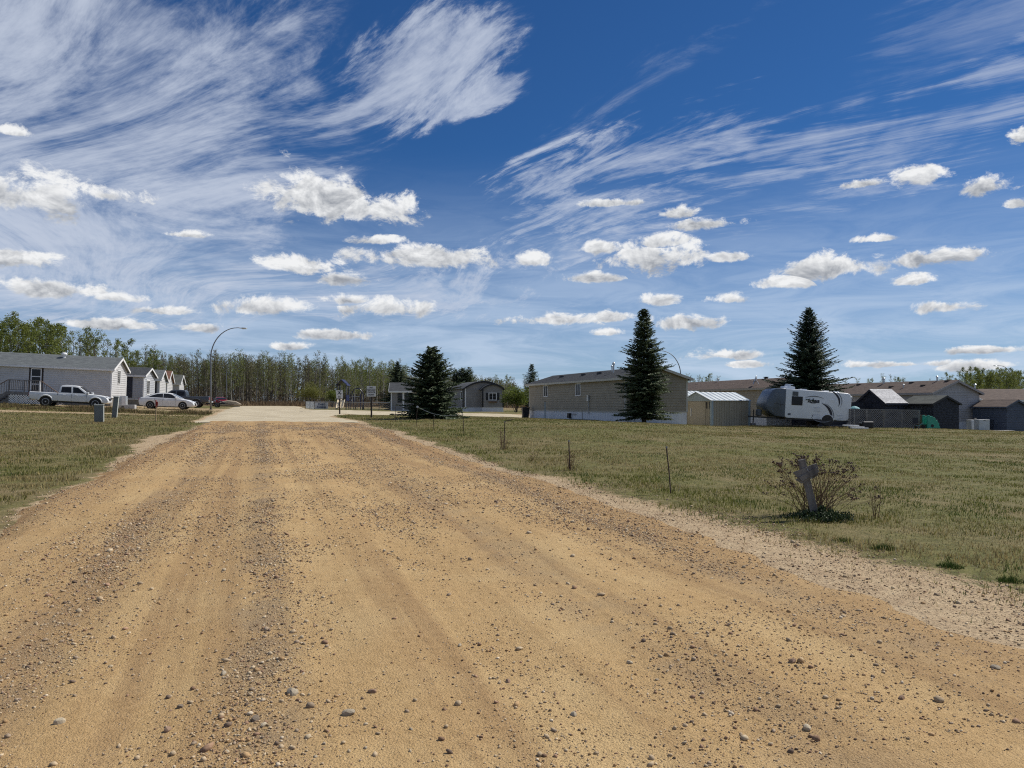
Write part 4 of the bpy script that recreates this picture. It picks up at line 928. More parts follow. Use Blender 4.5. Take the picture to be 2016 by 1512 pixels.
metal_shed((at(1333, 62.5), 62.5), .0, 'rear tan metal shed with ribbed white roof, between the tall spruce and the nearer shed', 3.35, 2.85, 2.1, .6, 28)

# ---- dark sheds behind the lattice fence
p = GP(1741, 60); sE = thing('navy_shed', 'dark navy shed with old roof, sun sheen in its pale colour, behind the lattice fence', 'shed', p, R(26), 0, 'garden sheds')
gable_house(sE, 2.35, 2.5, .02, 2.0, .95, M['dark_siding'], mat('sun_sheen_shingles', (.48, .48, .49), (.26, .26, .28), 6, .7), M['dark_siding'], oh=.2, ohg=.12, corners=False)  # pale tones put the sun's sheen on these old shingles into their colour
a = Vector((.309, -.951, 0)); c = Vector((at(1837, 59), 59, -.36)); sF = thing('sheathed_shed', 'charcoal mottled shed with olive roof beside the green plastic toy', 'shed', c - a * 3.0, math.atan2(a.y, a.x), 0, 'garden sheds')
gable_house(sF, 3.0, 2.55, .02, 2.0, .55, M['osb'], M['shingle_olive'], M['black'], oh=.16, ohg=.12, corners=False, fas=.1)
p = GP(1981, 61); sG = thing('blue_shed', 'slate blue garden shed cut off by the right edge of the picture', 'shed', (p.x, p.y, p.z - .05), R(12) - R(90) + R(90), 0, 'garden sheds')
pg = Vector((at(1981, 61), 61, p.z - .05)); sG.rotation_euler = (0, 0, math.atan2(-.95, .31)); sG.location = pg - Vector((.31, -.95, 0)) * 3.0
gable_house(sG, 3.0, 2.3, .02, 2.0, .5, M['blue_siding'], M['shingle_brown'], M['blue_siding'], oh=.15, ohg=.12, fas=.1, corners=False)
dkw = thing('board_fence', 'dark board fence panel behind the travel trailer', 'fence', GP(1675, 61.5), R(5))
for i in range(14): MB().box(i * .21, i * .21 + .195, 0, .02, .02, 2.0 + .02 * math.sin(i * 2.1)).build('board', M['dark_siding'], dkw)
for z in (.5, 1.6): MB().box(0, 2.95, .021, .06, z, z + .08).build('rail', M['dark_siding'], dkw)

# ================================================================== VEHICLES
def arch_pts(cx, cz, r, zb, n=9):
    a0 = math.asin((zb - cz) / r)
    return [(cx - r * math.cos(a), cz + r * math.sin(a)) for a in np.linspace(a0, math.pi - a0, n)]
def wheel(root, x, y, r, w, sgn, spokes=6):
    wh = MB().lathe([(r * .62, -w / 2), (r * .93, -w / 2), (r, -w / 2 + .03), (r, w / 2 - .03), (r * .93, w / 2), (r * .62, w / 2)], 24, (x, y, r), (0, 1, 0)).build('wheel', M['tyre'], root)
    yo = y + sgn * (w / 2 - .02)
    rim = MB().lathe([(r * .66, -.012), (r * .66, .02), (r * .6, .022), (r * .57, -.01)], 20, (x, yo, r), (0, sgn, 0))
    rim.lathe([(r * .14, 0), (r * .14, .022), (r * .08, .028)], 10, (x, yo, r), (0, sgn, 0))
    for i in range(spokes):
        a = 6.28318 * i / spokes + .3; d = Vector((math.cos(a), 0, math.sin(a)))
        rim.fbox((x, yo, r), d, d.cross(Vector((0, 1, 0))), (0, sgn, 0), (r * .1, r * .6), (-r * .085, r * .085), (.0, .018))
    rim.build('rim', M['rim'], wh); return wh
def side_panels(root, name, poly, yf, m, out=.008, inn=-.02, parent=None):
    for sg in (-1, 1):
        n = len(poly); mb = MB()
        vs = [(x, sg * (yf(z) + inn), z) for x, z in poly] + [(x, sg * (yf(z) + out), z) for x, z in poly]
        mb.add(vs, [tuple(range(n)), tuple(range(2 * n - 1, n - 1, -1))] + [(i, i + n, (i + 1) % n + n, (i + 1) % n) for i in range(n)])
        mb.build(name, m, parent or root)
def pickup(label, loc, rotz, tilt, paint, group='parked vehicles', L=5.6, flare=True):
    r = thing('pickup_truck', label, 'pickup', loc, rotz, tilt, group); k_ = L / 5.6
    zb = .47
    body = [(.06, .62), (.0, .95), (.02, 1.13), (1.98, 1.11), (3.0, 1.12), (4.18, 1.12), (4.75, 1.08), (5.28, 1.0), (5.5, .86), (5.6, .66), (5.55, .46), (5.3, .40)]
    body += [(p[0], p[1]) for p in reversed(arch_pts(4.68, .39, .47, zb))] + [(4.1, zb), (1.75, zb)] + [(p[0], p[1]) for p in reversed(arch_pts(1.18, .39, .47, zb))] + [(.6, zb + .05), (.2, .52)]
    yb = lambda z: .93 - .05 * max(0, (z - .85)) / .3 - .04 * max(0, .6 - z) / .2
    MB().profile(body, yb).build('body', paint, r, True, .05, 3)
    cab = [(2.03, 1.08), (2.12, 1.62), (2.25, 1.73), (2.55, 1.775), (3.1, 1.765), (3.42, 1.70), (4.22, 1.10)]
    yc = lambda z: .88 - .20 * (z - 1.08) / .7
    MB().profile(cab, yc).build('cab', paint, r, True, .04, 3)
    side_panels(r, 'window', [(2.2, 1.18), (2.24, 1.6), (2.9, 1.63), (2.93, 1.16)], yc, M['pane']); side_panels(r, 'window', [(3.05, 1.16), (3.02, 1.63), (3.36, 1.60), (3.92, 1.16)], yc, M['pane'])
    ws = MB(); ws.add([(3.46, -.62, 1.675), (3.46, .62, 1.675), (4.17, .76, 1.15), (4.17, -.76, 1.15)], [(0, 1, 2, 3)]); o = ws.build('windshield', M['pane'], r); o.location = (.012, 0, .012)
    rw = MB(); rw.add([(2.03, -.6, 1.22), (2.03, .6, 1.22), (2.13, .55, 1.62), (2.13, -.55, 1.62)], [(0, 1, 2, 3)]); o = rw.build('rear_window', M['pane'], r); o.location = (-.012, 0, 0)
    for sg in (-1, 1):
        MB().box(1.985, 2.015, sg * .90 - .02, sg * .90 + .02, .5, 1.1).build('seam', M['black'], r)
        for xs in (2.98, 4.02): MB().box(xs - .006, xs + .006, sg * yb(.8) - .008, sg * yb(.8) + .006, .52, 1.08).build('seam', M['black'], r)
        MB().box(4.0, 4.2, sg * .95 - .09, sg * .95 + .09, 1.13, 1.28).build('mirror', paint, r, bevel=.03)
        for xs in (2.35, 3.2): MB().box(xs, xs + .17, sg * .93 - .015, sg * .93 + .03, .97, 1.0).build('door_handle', paint, r, bevel=.008)
        for cx in (1.18, 4.68):
            if flare: MB().tube([(cx - .5 * math.cos(a), sg * .925, .39 + .5 * math.sin(a)) for a in np.linspace(.15, math.pi - .15, 13)], .055, 8).build('wheel_flare', paint, r, True)
            MB().lathe([(.44, 0), (.44, .16), (.05, .16)], 20, (cx, sg * .70, .41), (0, sg, 0)).build('wheel_well', M['black'], r)
            wheel(r, cx, sg * .80, .385, .25, sg)
        MB().box(5.30, 5.50, sg * .72 - .15, sg * .72 + .15, .82, .98).build('headlight', M['chrome'], r, bevel=.04)
        MB().box(-.02, .06, sg * .80 - .08, sg * .80 + .08, .78, 1.06).build('tail_light', M['tail'], r, bevel=.015)
    MB().box(5.5, 5.62, -.42, .42, .68, .86).build('grille', M['black'], r, bevel=.02)
    MB().box(-.14, .06, -.82, .82, .48, .66).build('rear_bumper', M['galv'], r, bevel=.03)
    MB().box(.6, 5.2, -.72, .72, .34, .48).build('chassis', M['black'], r)
    r.scale = (k_, 1, 1); return r
def sedan(label, loc, rotz, tilt, paint, group='parked vehicles'):
    r = thing('sedan_car', label, 'car', loc, rotz, tilt, group); zb = .21
    body = [(.06, .35), (.0, .62), (.05, .88), (.18, .985), (.75, 1.0), (2.0, .96), (3.4, .90), (3.95, .82), (4.35, .68), (4.53, .52), (4.57, .36), (4.48, .22), (4.2, zb)]
    body += list(reversed(arch_pts(3.62, .315, .365, zb))) + [(3.1, zb), (1.5, zb)] + list(reversed(arch_pts(.95, .315, .365, zb))) + [(.45, zb + .05), (.12, .28)]
    yb = lambda z: .90 - .07 * max(0, z - .7) / .3 - .05 * max(0, .45 - z) / .25
    MB().profile(body, yb).build('body', paint, r, True, .05, 3)
    cab = [(.36, .97), (.9, 1.2), (1.35, 1.355), (1.85, 1.42), (2.3, 1.425), (2.65, 1.36), (3.1, 1.13), (3.5, .89)]
    yc = lambda z: .83 - .27 * max(0, z - .93) / .5
    MB().profile(cab, yc).build('cab', paint, r, True, .04, 3)
    side_panels(r, 'window', [(.78, 1.03), (1.05, 1.17), (1.5, 1.315), (1.95, 1.35), (1.97, .99)], yc, M['pane'])
    side_panels(r, 'window', [(2.03, .985), (2.01, 1.352), (2.4, 1.345), (2.68, 1.28), (3.16, .96)], yc, M['pane'])
    o = MB().add([(2.72, -.56, 1.335), (2.72, .56, 1.335), (3.42, .76, .945), (3.42, -.76, .945)], [(0, 1, 2, 3)]).build('windshield', M['pane'], r); o.location = (.014, 0, .016)
    o = MB().add([(.52, -.7, 1.05), (.52, .7, 1.05), (1.25, .58, 1.325), (1.25, -.58, 1.325)], [(0, 1, 2, 3)]).build('rear_window', M['pane'], r); o.location = (-.014, 0, .016)
    for sg in (-1, 1):
        for xs in (1.3, 2.0, 3.05): MB().box(xs - .005, xs + .005, sg * yb(.6) - .008, sg * yb(.6) + .005, .3, .93).build('seam', M['black'], r)
        for xs in (1.08, 2.12): MB().box(xs, xs + .17, sg * .875 - .02, sg * .875 + .03, .80, .83).build('door_handle', paint, r, bevel=.008)
        MB().box(2.98, 3.12, sg * .90 - .1, sg * .90 + .08, .93, 1.04).build('mirror', paint, r, bevel=.03)
        for cx in (.95, 3.62):
            MB().lathe([(.345, 0), (.345, .16), (.05, .16)], 20, (cx, sg * .70, .325), (0, sg, 0)).build('wheel_well', M['black'], r)
            wheel(r, cx, sg * .79, .315, .2, sg, 10)
        MB().box(4.18, 4.46, sg * .68 - .13, sg * .68 + .13, .56, .70).build('headlight', M['chrome'], r, bevel=.04)
        MB().box(-.01, .14, sg * .66 - .16, sg * .66 + .16, .74, .90).build('tail_light', M['tail'], r, bevel=.03)
    MB().box(4.47, 4.58, -.4, .4, .3, .55).build('grille', M['black'], r, bevel=.02)
    MB().box(.4, 4.2, -.7, .7, .16, .24).build('underbody', M['black'], r)
    return r
P1 = (-38.1, 61.0)
pickup('white crew-cab pickup parked in front of the long white home', (P1[0], P1[1], 1.50), math.atan2(.309, .951), R(2.9), M['white_paint'])
sedan('white sedan parked beyond the utility boxes, nose to the right', (at(277, 68.4), 68.4, 1.25), R(13), R(1.3), M['white_paint'])
pickup('slate grey pickup behind the white sedan, tail toward the street lamp', (at(414, 79), 79, 1.26), R(193), R(-.8), M['slate_paint'], L=5.9)
sedan('dark red car at the far end of the row, beside the second street lamp', (at(437, 112), 112, 1.25), R(118), 0, M['red_paint'])

# ---- travel trailer
rv = thing('travel_trailer', 'white and slate travel trailer with swoosh graphics, parked beside the metal sheds', 'trailer', (at(1660, 57.5), 57.5, -.10), R(180 + 2), R(-3.0)); rv.scale = (1.1, 1, 1)
RW = 1.12; yv = lambda z: RW
side = [(.10, .62), (.02, .85), (0, 2.1), (.1, 2.42), (.3, 2.5), (4.45, 2.6), (4.45, .55), (4.3, .47), (.3, .47)]
MB().profile(side, yv).build('body', M['rv_white'], rv, True, .05, 3)
cap = [(4.452, .50), (5.1, .55), (5.62, .95), (5.74, 1.3), (5.66, 1.75), (5.35, 2.4), (5.15, 2.56), (4.85, 2.615), (4.452, 2.605)]
def capped(mb, poly, yf, round_x=4.9):
    n = len(poly); rings = []
    for q in (-1, -.93, .93, 1):                      # outermost rings pulled in so the nose rounds off at both sides
        k_ = 0 if abs(q) < .95 else 1
        rings.append([(x - k_ * max(0, x - round_x) * .42, q * yf(z), z) for x, z in poly])
    b = len(mb.v); mb.v.extend([p for r_ in rings for p in r_])
    for i in range(3):
        for j in range(n): mb.f.append((b + i * n + j, b + i * n + (j + 1) % n, b + (i + 1) * n + (j + 1) % n, b + (i + 1) * n + j))
    mb.f.append(tuple(b + j for j in range(n))); mb.f.append(tuple(b + 3 * n + j for j in range(n - 1, -1, -1))); return mb
capo = capped(MB(), cap, yv).build('front_cap', M['rv_grey'], rv, True, .06, 3)
MB().prism([(4.55, 1.42), (4.75, 1.46), (5.25, 1.5), (4.75, 1.40)], (0, RW, 0), (1, 0, 0), (0, 0, 1), (0, 1, 0), .0, .012).build('cap_stripe', M['rv_dark'], capo)
text_part('idea', .34, M['rv_dark'], capo, (5.41, .45, 2.02), (R(66), 0, R(90)), 'logo', .35, .004, 1.1, .012)
S = 1
def on_side(mb, poly, d0=.0, d1=.012): return mb.prism(poly, (0, RW, 0), (1, 0, 0), (0, 0, 1), (0, 1, 0), d0, d1)
def crescent(cx, cz, rx, rz_, a0, a1, th, m, name='graphic', n=22):
    o_, i_ = [], []
    for k_ in range(n + 1):
        f = k_ / n; a = R(a0 + (a1 - a0) * f); w = th * math.sin(math.pi * f) ** .8 + .004
        o_.append((cx + rx * math.cos(a), cz + rz_ * math.sin(a))); i_.append((cx + (rx - w) * math.cos(a), cz + (rz_ - w) * math.sin(a)))
    on_side(MB(), o_ + i_[::-1]).build(name, m, rv)
# photo column -> distance from the tail; the trailer is seen from its right-hand side with the nose to the left
rvx = lambda u: (1672 - u) / 127 * 4.45
def U(u, v):
    vv = v - (u - 1610) * .06; return rvx(u), .50 + (833 - vv) / 63.5 * 2.06
x, z = U(1567, 792); wv = MB(); on_side(wv, [(x - .37, z - .32), (x + .37, z - .32), (x + .37, z + .32), (x - .37, z + .32)], .0, .03).build('window_frame', M['black'], rv, bevel=.06)
on_side(MB(), [(x - .32, z - .27), (x + .32, z - .27), (x + .32, z + .27), (x - .32, z + .27)], .031, .036).build('window', M['pane'], rv, bevel=.02)
x, z = U(1563, 776); on_side(MB(), [(x - .19, z - .16), (x + .19, z - .16), (x + .19, z + .16), (x - .19, z + .16)], .0, .03).build('vent', M['rv_vent'], rv)
x, z = U(1598, 792); text_part('idea', .42, M['rv_dark'], rv, (x, RW + .012, z), (R(90), 0, R(180)), 'logo', .32, .004, 1.15, .014)
crescent(x, z - .02, .36, .17, 215, 330, .05, M['rv_dark'], 'graphic')
x, z = U(1600, 785); crescent(x, z - .28, .78, .42, 35, 145, .07, M['rv_mid'])
x, z = U(1630, 792); crescent(x + .35, z - .02, 1.05, .85, 110, 205, .13, M['rv_dark'])
crescent(x + .28, z - .02, 1.12, .92, 118, 208, .05, M['rv_mid'])
x, z = U(1615, 822); crescent(x + .1, z - .12, .85, .92, 95, 205, .17, M['rv_dark']); crescent(x + .06, z - .16, .93, 1.0, 105, 205, .06, M['rv_mid'])
crescent(x + .02, z - .02, .62, .50, -5, -120, .11, M['rv_dark']); crescent(x - .1, z - .02, .85, .58, -20, -150, .05, M['rv_mid'])
for (u, v, w, h) in ((1606, 812, .26, .17), (1606, 828, .26, .17), (1553, 822, .10, .07), (1634, 792, .17, .09), (1651, 830, .22, .2)):
    x, z = U(u, v); on_side(MB(), [(x - w, z - h), (x + w, z - h), (x + w, z + h), (x - w, z + h)], .0, .014).build('hatch', M['rv_white'] if w < .27 and h > .08 else M['rv_vent'], rv, bevel=.01)
    if h > .15:
        for q in range(4): on_side(MB(), [(x - w * .85, z - h + h * .5 * q + .05), (x + w * .85, z - h + h * .5 * q + .05), (x + w * .85, z - h + h * .5 * q + .07), (x - w * .85, z - h + h * .5 * q + .07)], .015, .018).build('louvre', M['rv_mid'], rv)
on_side(MB(), [(-.0, 1.05), (.12, 1.05), (.12, 1.12), (0, 1.12)], .0, .02).build('marker_light', M['black'], rv)
MB().box(.0, 4.4, -RW + .06, RW - .06, .36, .47).build('chassis', M['black'], rv)
for sg in (-1, 1):
    MB().lathe([(.40, 0), (.40, .1), (.05, .1)], 20, (1.58, sg * (RW - .09), .44), (0, sg, 0)).build('wheel_well', M['black'], rv); wheel(rv, 1.58, sg * (RW - .14), .34, .2, sg, 6)
    MB().tube([(1.58 - .42 * math.cos(a), sg * (RW + .01), .44 + .42 * math.sin(a)) for a in np.linspace(0, math.pi, 13)], .035, 6).build('fender', M['rv_white'], rv, True)
ac = MB().box(3.55, 4.35, -.35, .35, 2.58, 2.82).build('air_conditioner', M['rv_white'], rv, bevel=.07)
MB().box(3.75, 4.15, -.05, .05, 2.82, 2.94).build('antenna', M['rv_white'], ac); MB().bar((3.6, 0, 2.96), (4.1, 0, 2.97), .05).build('antenna_arm', M['rv_white'], ac)
for x0, w in ((2.7, .5), (1.2, .35), (.5, .42)): MB().box(x0, x0 + w, -.25, .25, 2.5 + x0 * .02, 2.62 + x0 * .02).build('roof_vent', M['rv_white'], rv, bevel=.04)
tg = MB(); tg.bar((4.6, .55, .42), (6.55, 0, .42), .08, .1); tg.bar((4.6, -.55, .42), (6.55, 0, .42), .08, .1); tg.build('tongue', M['black'], rv)
MB().tube([(6.2, 0, -.05), (6.2, 0, .95)], .04, 8).build('jack', M['black'], rv); MB().box(6.05, 6.35, -.15, .15, -.2, -.06).build('jack_foot', M['wood_grey'], rv)
for sg in (-.17, .17): MB().lathe([(.05, 0), (.15, .05), (.15, .42), (.08, .5)], 12, (5.85, sg, .5)).build('gas_bottle', M['rv_vent'], rv)
MB().box(-.05, .0, RW - .28, RW - .02, 2.15, 2.3).build('awning_bracket', M['trim'], rv)

# ================================================================== STREET FURNITURE
def lamp(label, u, Y, H, arm, direction, zoff=0.0, r0=.085, group='street lamps'):
    p = GP(u, Y); r = thing('street_lamp', label, 'street lamp', (p.x, p.y, p.z), math.atan2(direction[1], direction[0]), 0, group)
    hs = H - arm * .95; pts = [(0, 0, -.3), (0, 0, hs * .5), (0, 0, hs)]; rad = [r0, r0 * .85, r0 * .7]
    n = 12
    for i in range(1, n + 1):
        a = (math.pi / 2) * i / n; pts.append((arm * .80 * (1 - math.cos(a)), 0, hs + arm * .95 * math.sin(a))); rad.append(r0 * (.7 - .28 * i / n))
    pts.append((arm * .88, 0, H)); rad.append(r0 * .42)
    MB().tube(pts, rad, 10).build('pole', M['lamp_steel'], r, True)
    hd = MB(); hd.v = []; prof = [(0, .03, .04), (.12, .07, .05), (.35, .15, .075), (.6, .13, .06), (.72, .05, .03)]; n = 10
    vs = []; fs = []
    for i, (xx, wy, wz) in enumerate(prof):
        for j in range(n): vs.append((arm * .86 + xx, wy * math.cos(6.283 * j / n), H - .02 - .03 * xx + wz * math.sin(6.283 * j / n)))
    fs = [(i * n + j, i * n + (j + 1) % n, (i + 1) * n + (j + 1) % n, (i + 1) * n + j) for i in range(len(prof) - 1) for j in range(n)] + [tuple(range(n)), tuple((len(prof) - 1) * n + j for j in range(n))]
    hd.add(vs, fs); h = hd.build('lamp_head', M['galv'], r, True)
    MB().box(arm * .86 + .25, arm * .86 + .62, -.1, .1, H - .125, H - .07).build('lens', M['chrome'], h, bevel=.02)
    MB().lathe([(.16, 0), (.16, .05), (.12, .06)], 12, (0, 0, -.02)).build('base_plate', M['lamp_steel'], r)
    return r
lamp('nearest street lamp, its curved arm reaching right over the pale road', 415, 74, 7.9, 3.1, (1, .12))
lamp('second street lamp along the pale road, about half as tall in view', 446, 118, 7.9, 2.9, (1, .12))
lamp('farthest thin street lamp left of the pale road, before the wood', 459, 163, 7.9, 2.9, (1, .12))
lamp('street lamp rising behind the tall spruce and the tan home', 1340, 94, 7.9, 3.1, (-1, -.1))
lamp('street lamp at far right with its arm reaching left over the roofs', 1992, 130, 8.0, 2.6, (-1, .1))
lamp('street lamp behind the left row of homes, its head seen end-on, the left one', 309, 118, 8.2, 2.4, (.28, -1))
lamp('street lamp beyond the last home of the left row, its head seen end-on', 361, 165, 8.2, 2.4, (.25, -1))
lamp('slim lamp standing before the wood, left of the play tower', 630, 150, 8.2, 1.0, (.2, -1))

def pedestal(label, u, Y, w, d, h, lean, rot):
    p = GP(u, Y); r = thing('utility_pedestal', label, 'utility box', p, R(rot), R(lean), 'utility boxes in the left verge')
    MB().box(-w / 2, w / 2, -d / 2, d / 2, -.1, h).build('cabinet', M['green_box'], r, bevel=.012)
    MB().box(-w / 2 - .012, w / 2 + .02, -d / 2 - .015, d / 2 + .015, h, h + .05).build('cap', M['box_cap'], r, bevel=.01)
    MB().box(w / 2, w / 2 + .012, -d / 2 + .01, d / 2 - .01, .02, h - .02).build('side_panel', M['box_cap'], r)
    MB().box(-w / 2 + .04, w / 2 - .04, -d / 2 - .008, -d / 2, .1, h - .08).build('door', M['green_box'], r); return r
pedestal('squat green-grey utility box in the left verge', 195, 38.2, .40, .32, .83, 0, 22)
pedestal('taller green-grey utility box leaning to the right in the left verge', 225, 43, .24, .24, 1.15, 5, 18)
r = thing('survey_stake', 'thin wooden survey stake with red top in the left verge', 'stake', GP(307, 38))
MB().box(-.02, .02, -.012, .012, -.2, 1.05).build('stake', M['stake_wood'], r); MB().box(-.024, .024, -.016, .016, .72, 1.06).build('painted_top', M['stake_red'], r); MB().box(.024, .1, -.006, .006, .78, .98).build('flag', M['stake_red'], r)
# boxes by the end of the white home
p = GP(241, 66); r = thing('service_cabinet', 'pale grey service cabinet beside the end of the white home', 'cabinet', (p.x, p.y, 1.3), R(13))
MB().box(-.35, .35, -.3, .3, .05, 1.0).build('body', M['galv'], r, bevel=.02); MB().box(-.32, -.01, -.31, -.3, .1, .95).build('door', M['galv'], r); MB().box(.01, .32, -.31, -.3, .1, .95).build('door', M['trim'], r)
p = GP(249, 63.5); r = thing('concrete_block', 'low concrete block lying in front of the grey home', 'block', (p.x, p.y, 1.24), R(13)); MB().box(-.7, .7, -.3, .3, -.1, .32).build('block', M['concrete'], r, bevel=.03); MB().box(-.3, -.1, -.31, -.3, .1, .2).build('lifting_slot', M['black'], r)
# clutter by the far road edge
p = GP(452, 112); r = thing('covered_boat', 'small boat under a tan tarp at the far road edge', 'boat', (p.x, p.y, p.z), R(20))
MB().prism([(-1.7, .25), (-1.2, .75), (-.2, .95), (.9, .8), (1.7, .35), (1.3, .15), (-1.4, .1)], (0, 0, 0), (1, 0, 0), (0, 0, 1), (0, 1, 0), -.6, .6).build('tarp', M['tarp'], r, True, .15, 3); MB().box(-1.2, 1.4, -.3, .3, -.05, .15).build('cradle', M['wood_grey'], r)
p = GP(428, 100); r = thing('utility_trailer', 'small dark utility trailer with raised ramp behind the slate pickup', 'trailer', (p.x, p.y, p.z), R(15))
MB().box(-1.3, 1.0, -.7, .7, .45, .6).build('bed', M['black'], r); MB().bar((-1.2, 0, 1.45), (.9, 0, .6), 1.3, .08).build('ramp', M['black'], r)
for sg in (-1, 1): wheel(r, 0, sg * .8, .3, .16, sg)
MB().bar((1.0, 0, .5), (2.0, 0, .4), .08).build('drawbar', M['rust'], r)

# ---- signs at the branch road
def road_sign(label, u, Y, w, h, zc, postw):
    p = GP(u, Y); r = thing('road_sign', label, 'sign', p, R(0))
    MB().box(-postw / 2, postw / 2, .0, postw, -.3, zc + h / 2 - .05).build('post', M['post_brown'], r)
    MB().box(-w / 2, w / 2, -.025, -.003, zc - h / 2, zc + h / 2).build('panel', M['sign_white'], r, bevel=.008); return r
r = road_sign('white sign with black text lines on a brown post, nearer the bushy spruce', 731, 53, .62, .72, 1.82, .10)
for s_, z, sz in (('NO', 2.08, .15), ('TRESPASSING', 1.905, .098), ('PRIVATE', 1.76, .135), ('ROAD', 1.59, .135)): text_part(s_, sz, M['sign_black'], r, (0, -.029, z), (R(90), 0, 0), 'lettering', bold=.004)
MB().box(-.31, .31, -.032, -.0255, 1.973, 1.983).build('rule', M['sign_black'], r)
r = road_sign('white sign with a black figure and number 15 on a brown post', 668.5, 69, .58, .72, 1.80, .11)
text_part('15', .25, M['sign_black'], r, (-.02, -.029, 1.57), (R(90), 0, 0), 'lettering', bold=.008)
fg = MB(); fg.bar((-.16, -.029, 2.08), (.06, -.029, 1.92), .05, .008, (0, 1, 0)); fg.bar((.06, -.029, 2.08), (-.17, -.029, 1.78), .055, .008, (0, 1, 0)); fg.bar((.0, -.029, 1.94), (.18, -.029, 1.86), .045, .008, (0, 1, 0)); fg.bar((-.04, -.029, 1.93), (.14, -.029, 1.74), .045, .008, (0, 1, 0)); fg.lathe([(.045, 0), (.045, .008)], 10, (.1, -.033, 2.1), (0, 1, 0)); fg.build('running_figure', M['sign_black'], r)

# ---- playground fence and play structures
def fence_run(label, p, q, H, n, m=None, group='playground fence runs', sp=.22):
    p, q = Vector((*p, gz_(*p))), Vector((*q, gz_(*q))); L = (q - p).length; ang = math.atan2(q.y - p.y, q.x - p.x)
    r = thing('chain_link_fence', label, 'fence', p, ang, -math.atan2(q.z - p.z, L), group)
    for i in range(n + 1): MB().tube([(L * i / n, 0, -.2), (L * i / n, 0, H)], .035, 6).build('post', M['lamp_steel'], r)
    MB().tube([(0, 0, H), (L, 0, H)], .028, 6).build('rail', M['galv'], r)
    mb = MB(); lattice_mesh(mb, (0, .03, 0), (1, 0, 0), (0, -1, 0), L, .05, H - .03, sp, .012, .006); tag(mb.build('wire_mesh', m or M['lamp_steel'], r), kind='stuff')
    return r
Yf = 100.0
fence_run('playground fence run behind the two road signs', (at(619, Yf), Yf), (at(768, 97), 97.0), 1.0, 7)
fence_run('short end run of playground fence left of the banner', (at(602, 108), 108.0), (at(619, Yf), Yf), 1.0, 2, M['galv'], sp=.1)
fence_run('fence run between the playground and the grey home', (at(768, 96.5), 96.5), (at(850, 94), 94.0), 1.25, 4)
p = GP(633, 99.8); r = thing('banner_sign', 'white banner with two dark words hung on the playground fence', 'sign', (p.x, p.y, p.z), R(-3))
MB().box(-.86, .86, -.03, .0, .12, .93).build('panel', M['sign_white'], r)
text_part('East', .42, M['sign_blue'], r, (-.0, -.034, .70), (R(90), 0, 0), 'lettering', sx=1.25, bold=.012); text_part('Estates', .42, M['sign_blue'], r, (0, -.034, .34), (R(90), 0, 0), 'lettering', sx=1.0, bold=.012)
p = GP(675, 106); r = thing('play_tower', 'tall dark blue play tower with twin cream slides', 'play structure', p, R(-8), 0, 'playground equipment')
for xx in (-.65, .65):
    for yy in (-.5, .6): MB().tube([(xx, yy, -.2), (xx, yy, 3.6)], .07, 8).build('post', M['play_blue'], r)
MB().box(-.7, .7, -.55, .65, 1.2, 1.3).build('platform', M['play_blue'], r)
for xx in (-.66, .66): MB().box(xx - .03, xx + .03, -.5, .6, 1.3, 2.0).build('side_panel', M['play_blue'], r)
MB().prism([(-.9, 3.3), (0, 4.15), (.9, 3.3), (.8, 3.3), (0, 4.02), (-.8, 3.3)], (0, 0, 0), (1, 0, 0), (0, 0, 1), (0, 1, 0), -.6, .7).build('roof', M['play_blue'], r)
for x0 in (-.42, .12):
    path = [(x0 + .17, -.55, 1.28), (x0 + .2, -.9, 1.05), (x0 + .3, -1.5, .5), (x0 + .36, -1.85, .28), (x0 + .4, -2.2, .24)]
    sl = MB()
    for a, b in zip(path[:-1], path[1:]):
        sl.bar(a, b, .44, .05)
        for sg in (-.22, .22): sl.bar((a[0] + sg, a[1], a[2] + .1), (b[0] + sg, b[1], b[2] + .1), .05, .2)
    sl.build('slide', M['slide'], r)
p = GP(703, 108); r = thing('climbing_frame', 'lower dark blue climbing frame with arched roof beside the play tower', 'play structure', p, R(-8), 0, 'playground equipment')
for xx in (-.7, .7):
    for yy in (-.6, .6): MB().tube([(xx, yy, -.2), (xx, yy, 2.2)], .06, 8).build('post', M['play_blue'], r)
MB().tube([(-.75 * math.cos(a), 0, 2.15 + .8 * math.sin(a)) for a in np.linspace(0, math.pi, 11)], .06, 6).build('arch', M['play_blue'], r)
MB().box(-.75, .75, -.65, .65, .95, 1.05).build('platform', M['play_blue'], r)
for i in range(9): MB().tube([(-.7 + i * .175, -.62, 1.05), (-.7 + i * .175, -.62, 1.8)], .02, 5).build('baluster', M['play_blue'], r)
MB().tube([(-.72, -.62, 1.8), (.72, -.62, 1.8)], .03, 6).build('rail', M['galv'], r)
for k_, (uu, lb) in enumerate(((708, 'low dark picnic bench below the climbing frame'), (722, 'low dark picnic bench by the text sign, inside the fence'))):
    p = GP(uu, 103); r = thing('picnic_bench', lb, 'bench', p, R(5 + 9 * k_))
    MB().box(-.75, .75, -.3, .3, .68, .73).build('table_top', M['wood_grey'], r)
    for sg in (-1, 1): MB().box(-.75, .75, sg * .62 - .12, sg * .62 + .12, .40, .45).build('seat', M['wood_grey'], r)
    for xx in (-.55, .55): l_ = MB(); l_.bar((xx, -.6, 0), (xx, .15, .68), .06); l_.bar((xx, .6, 0), (xx, -.15, .68), .06); l_.build('leg', M['black'], r)

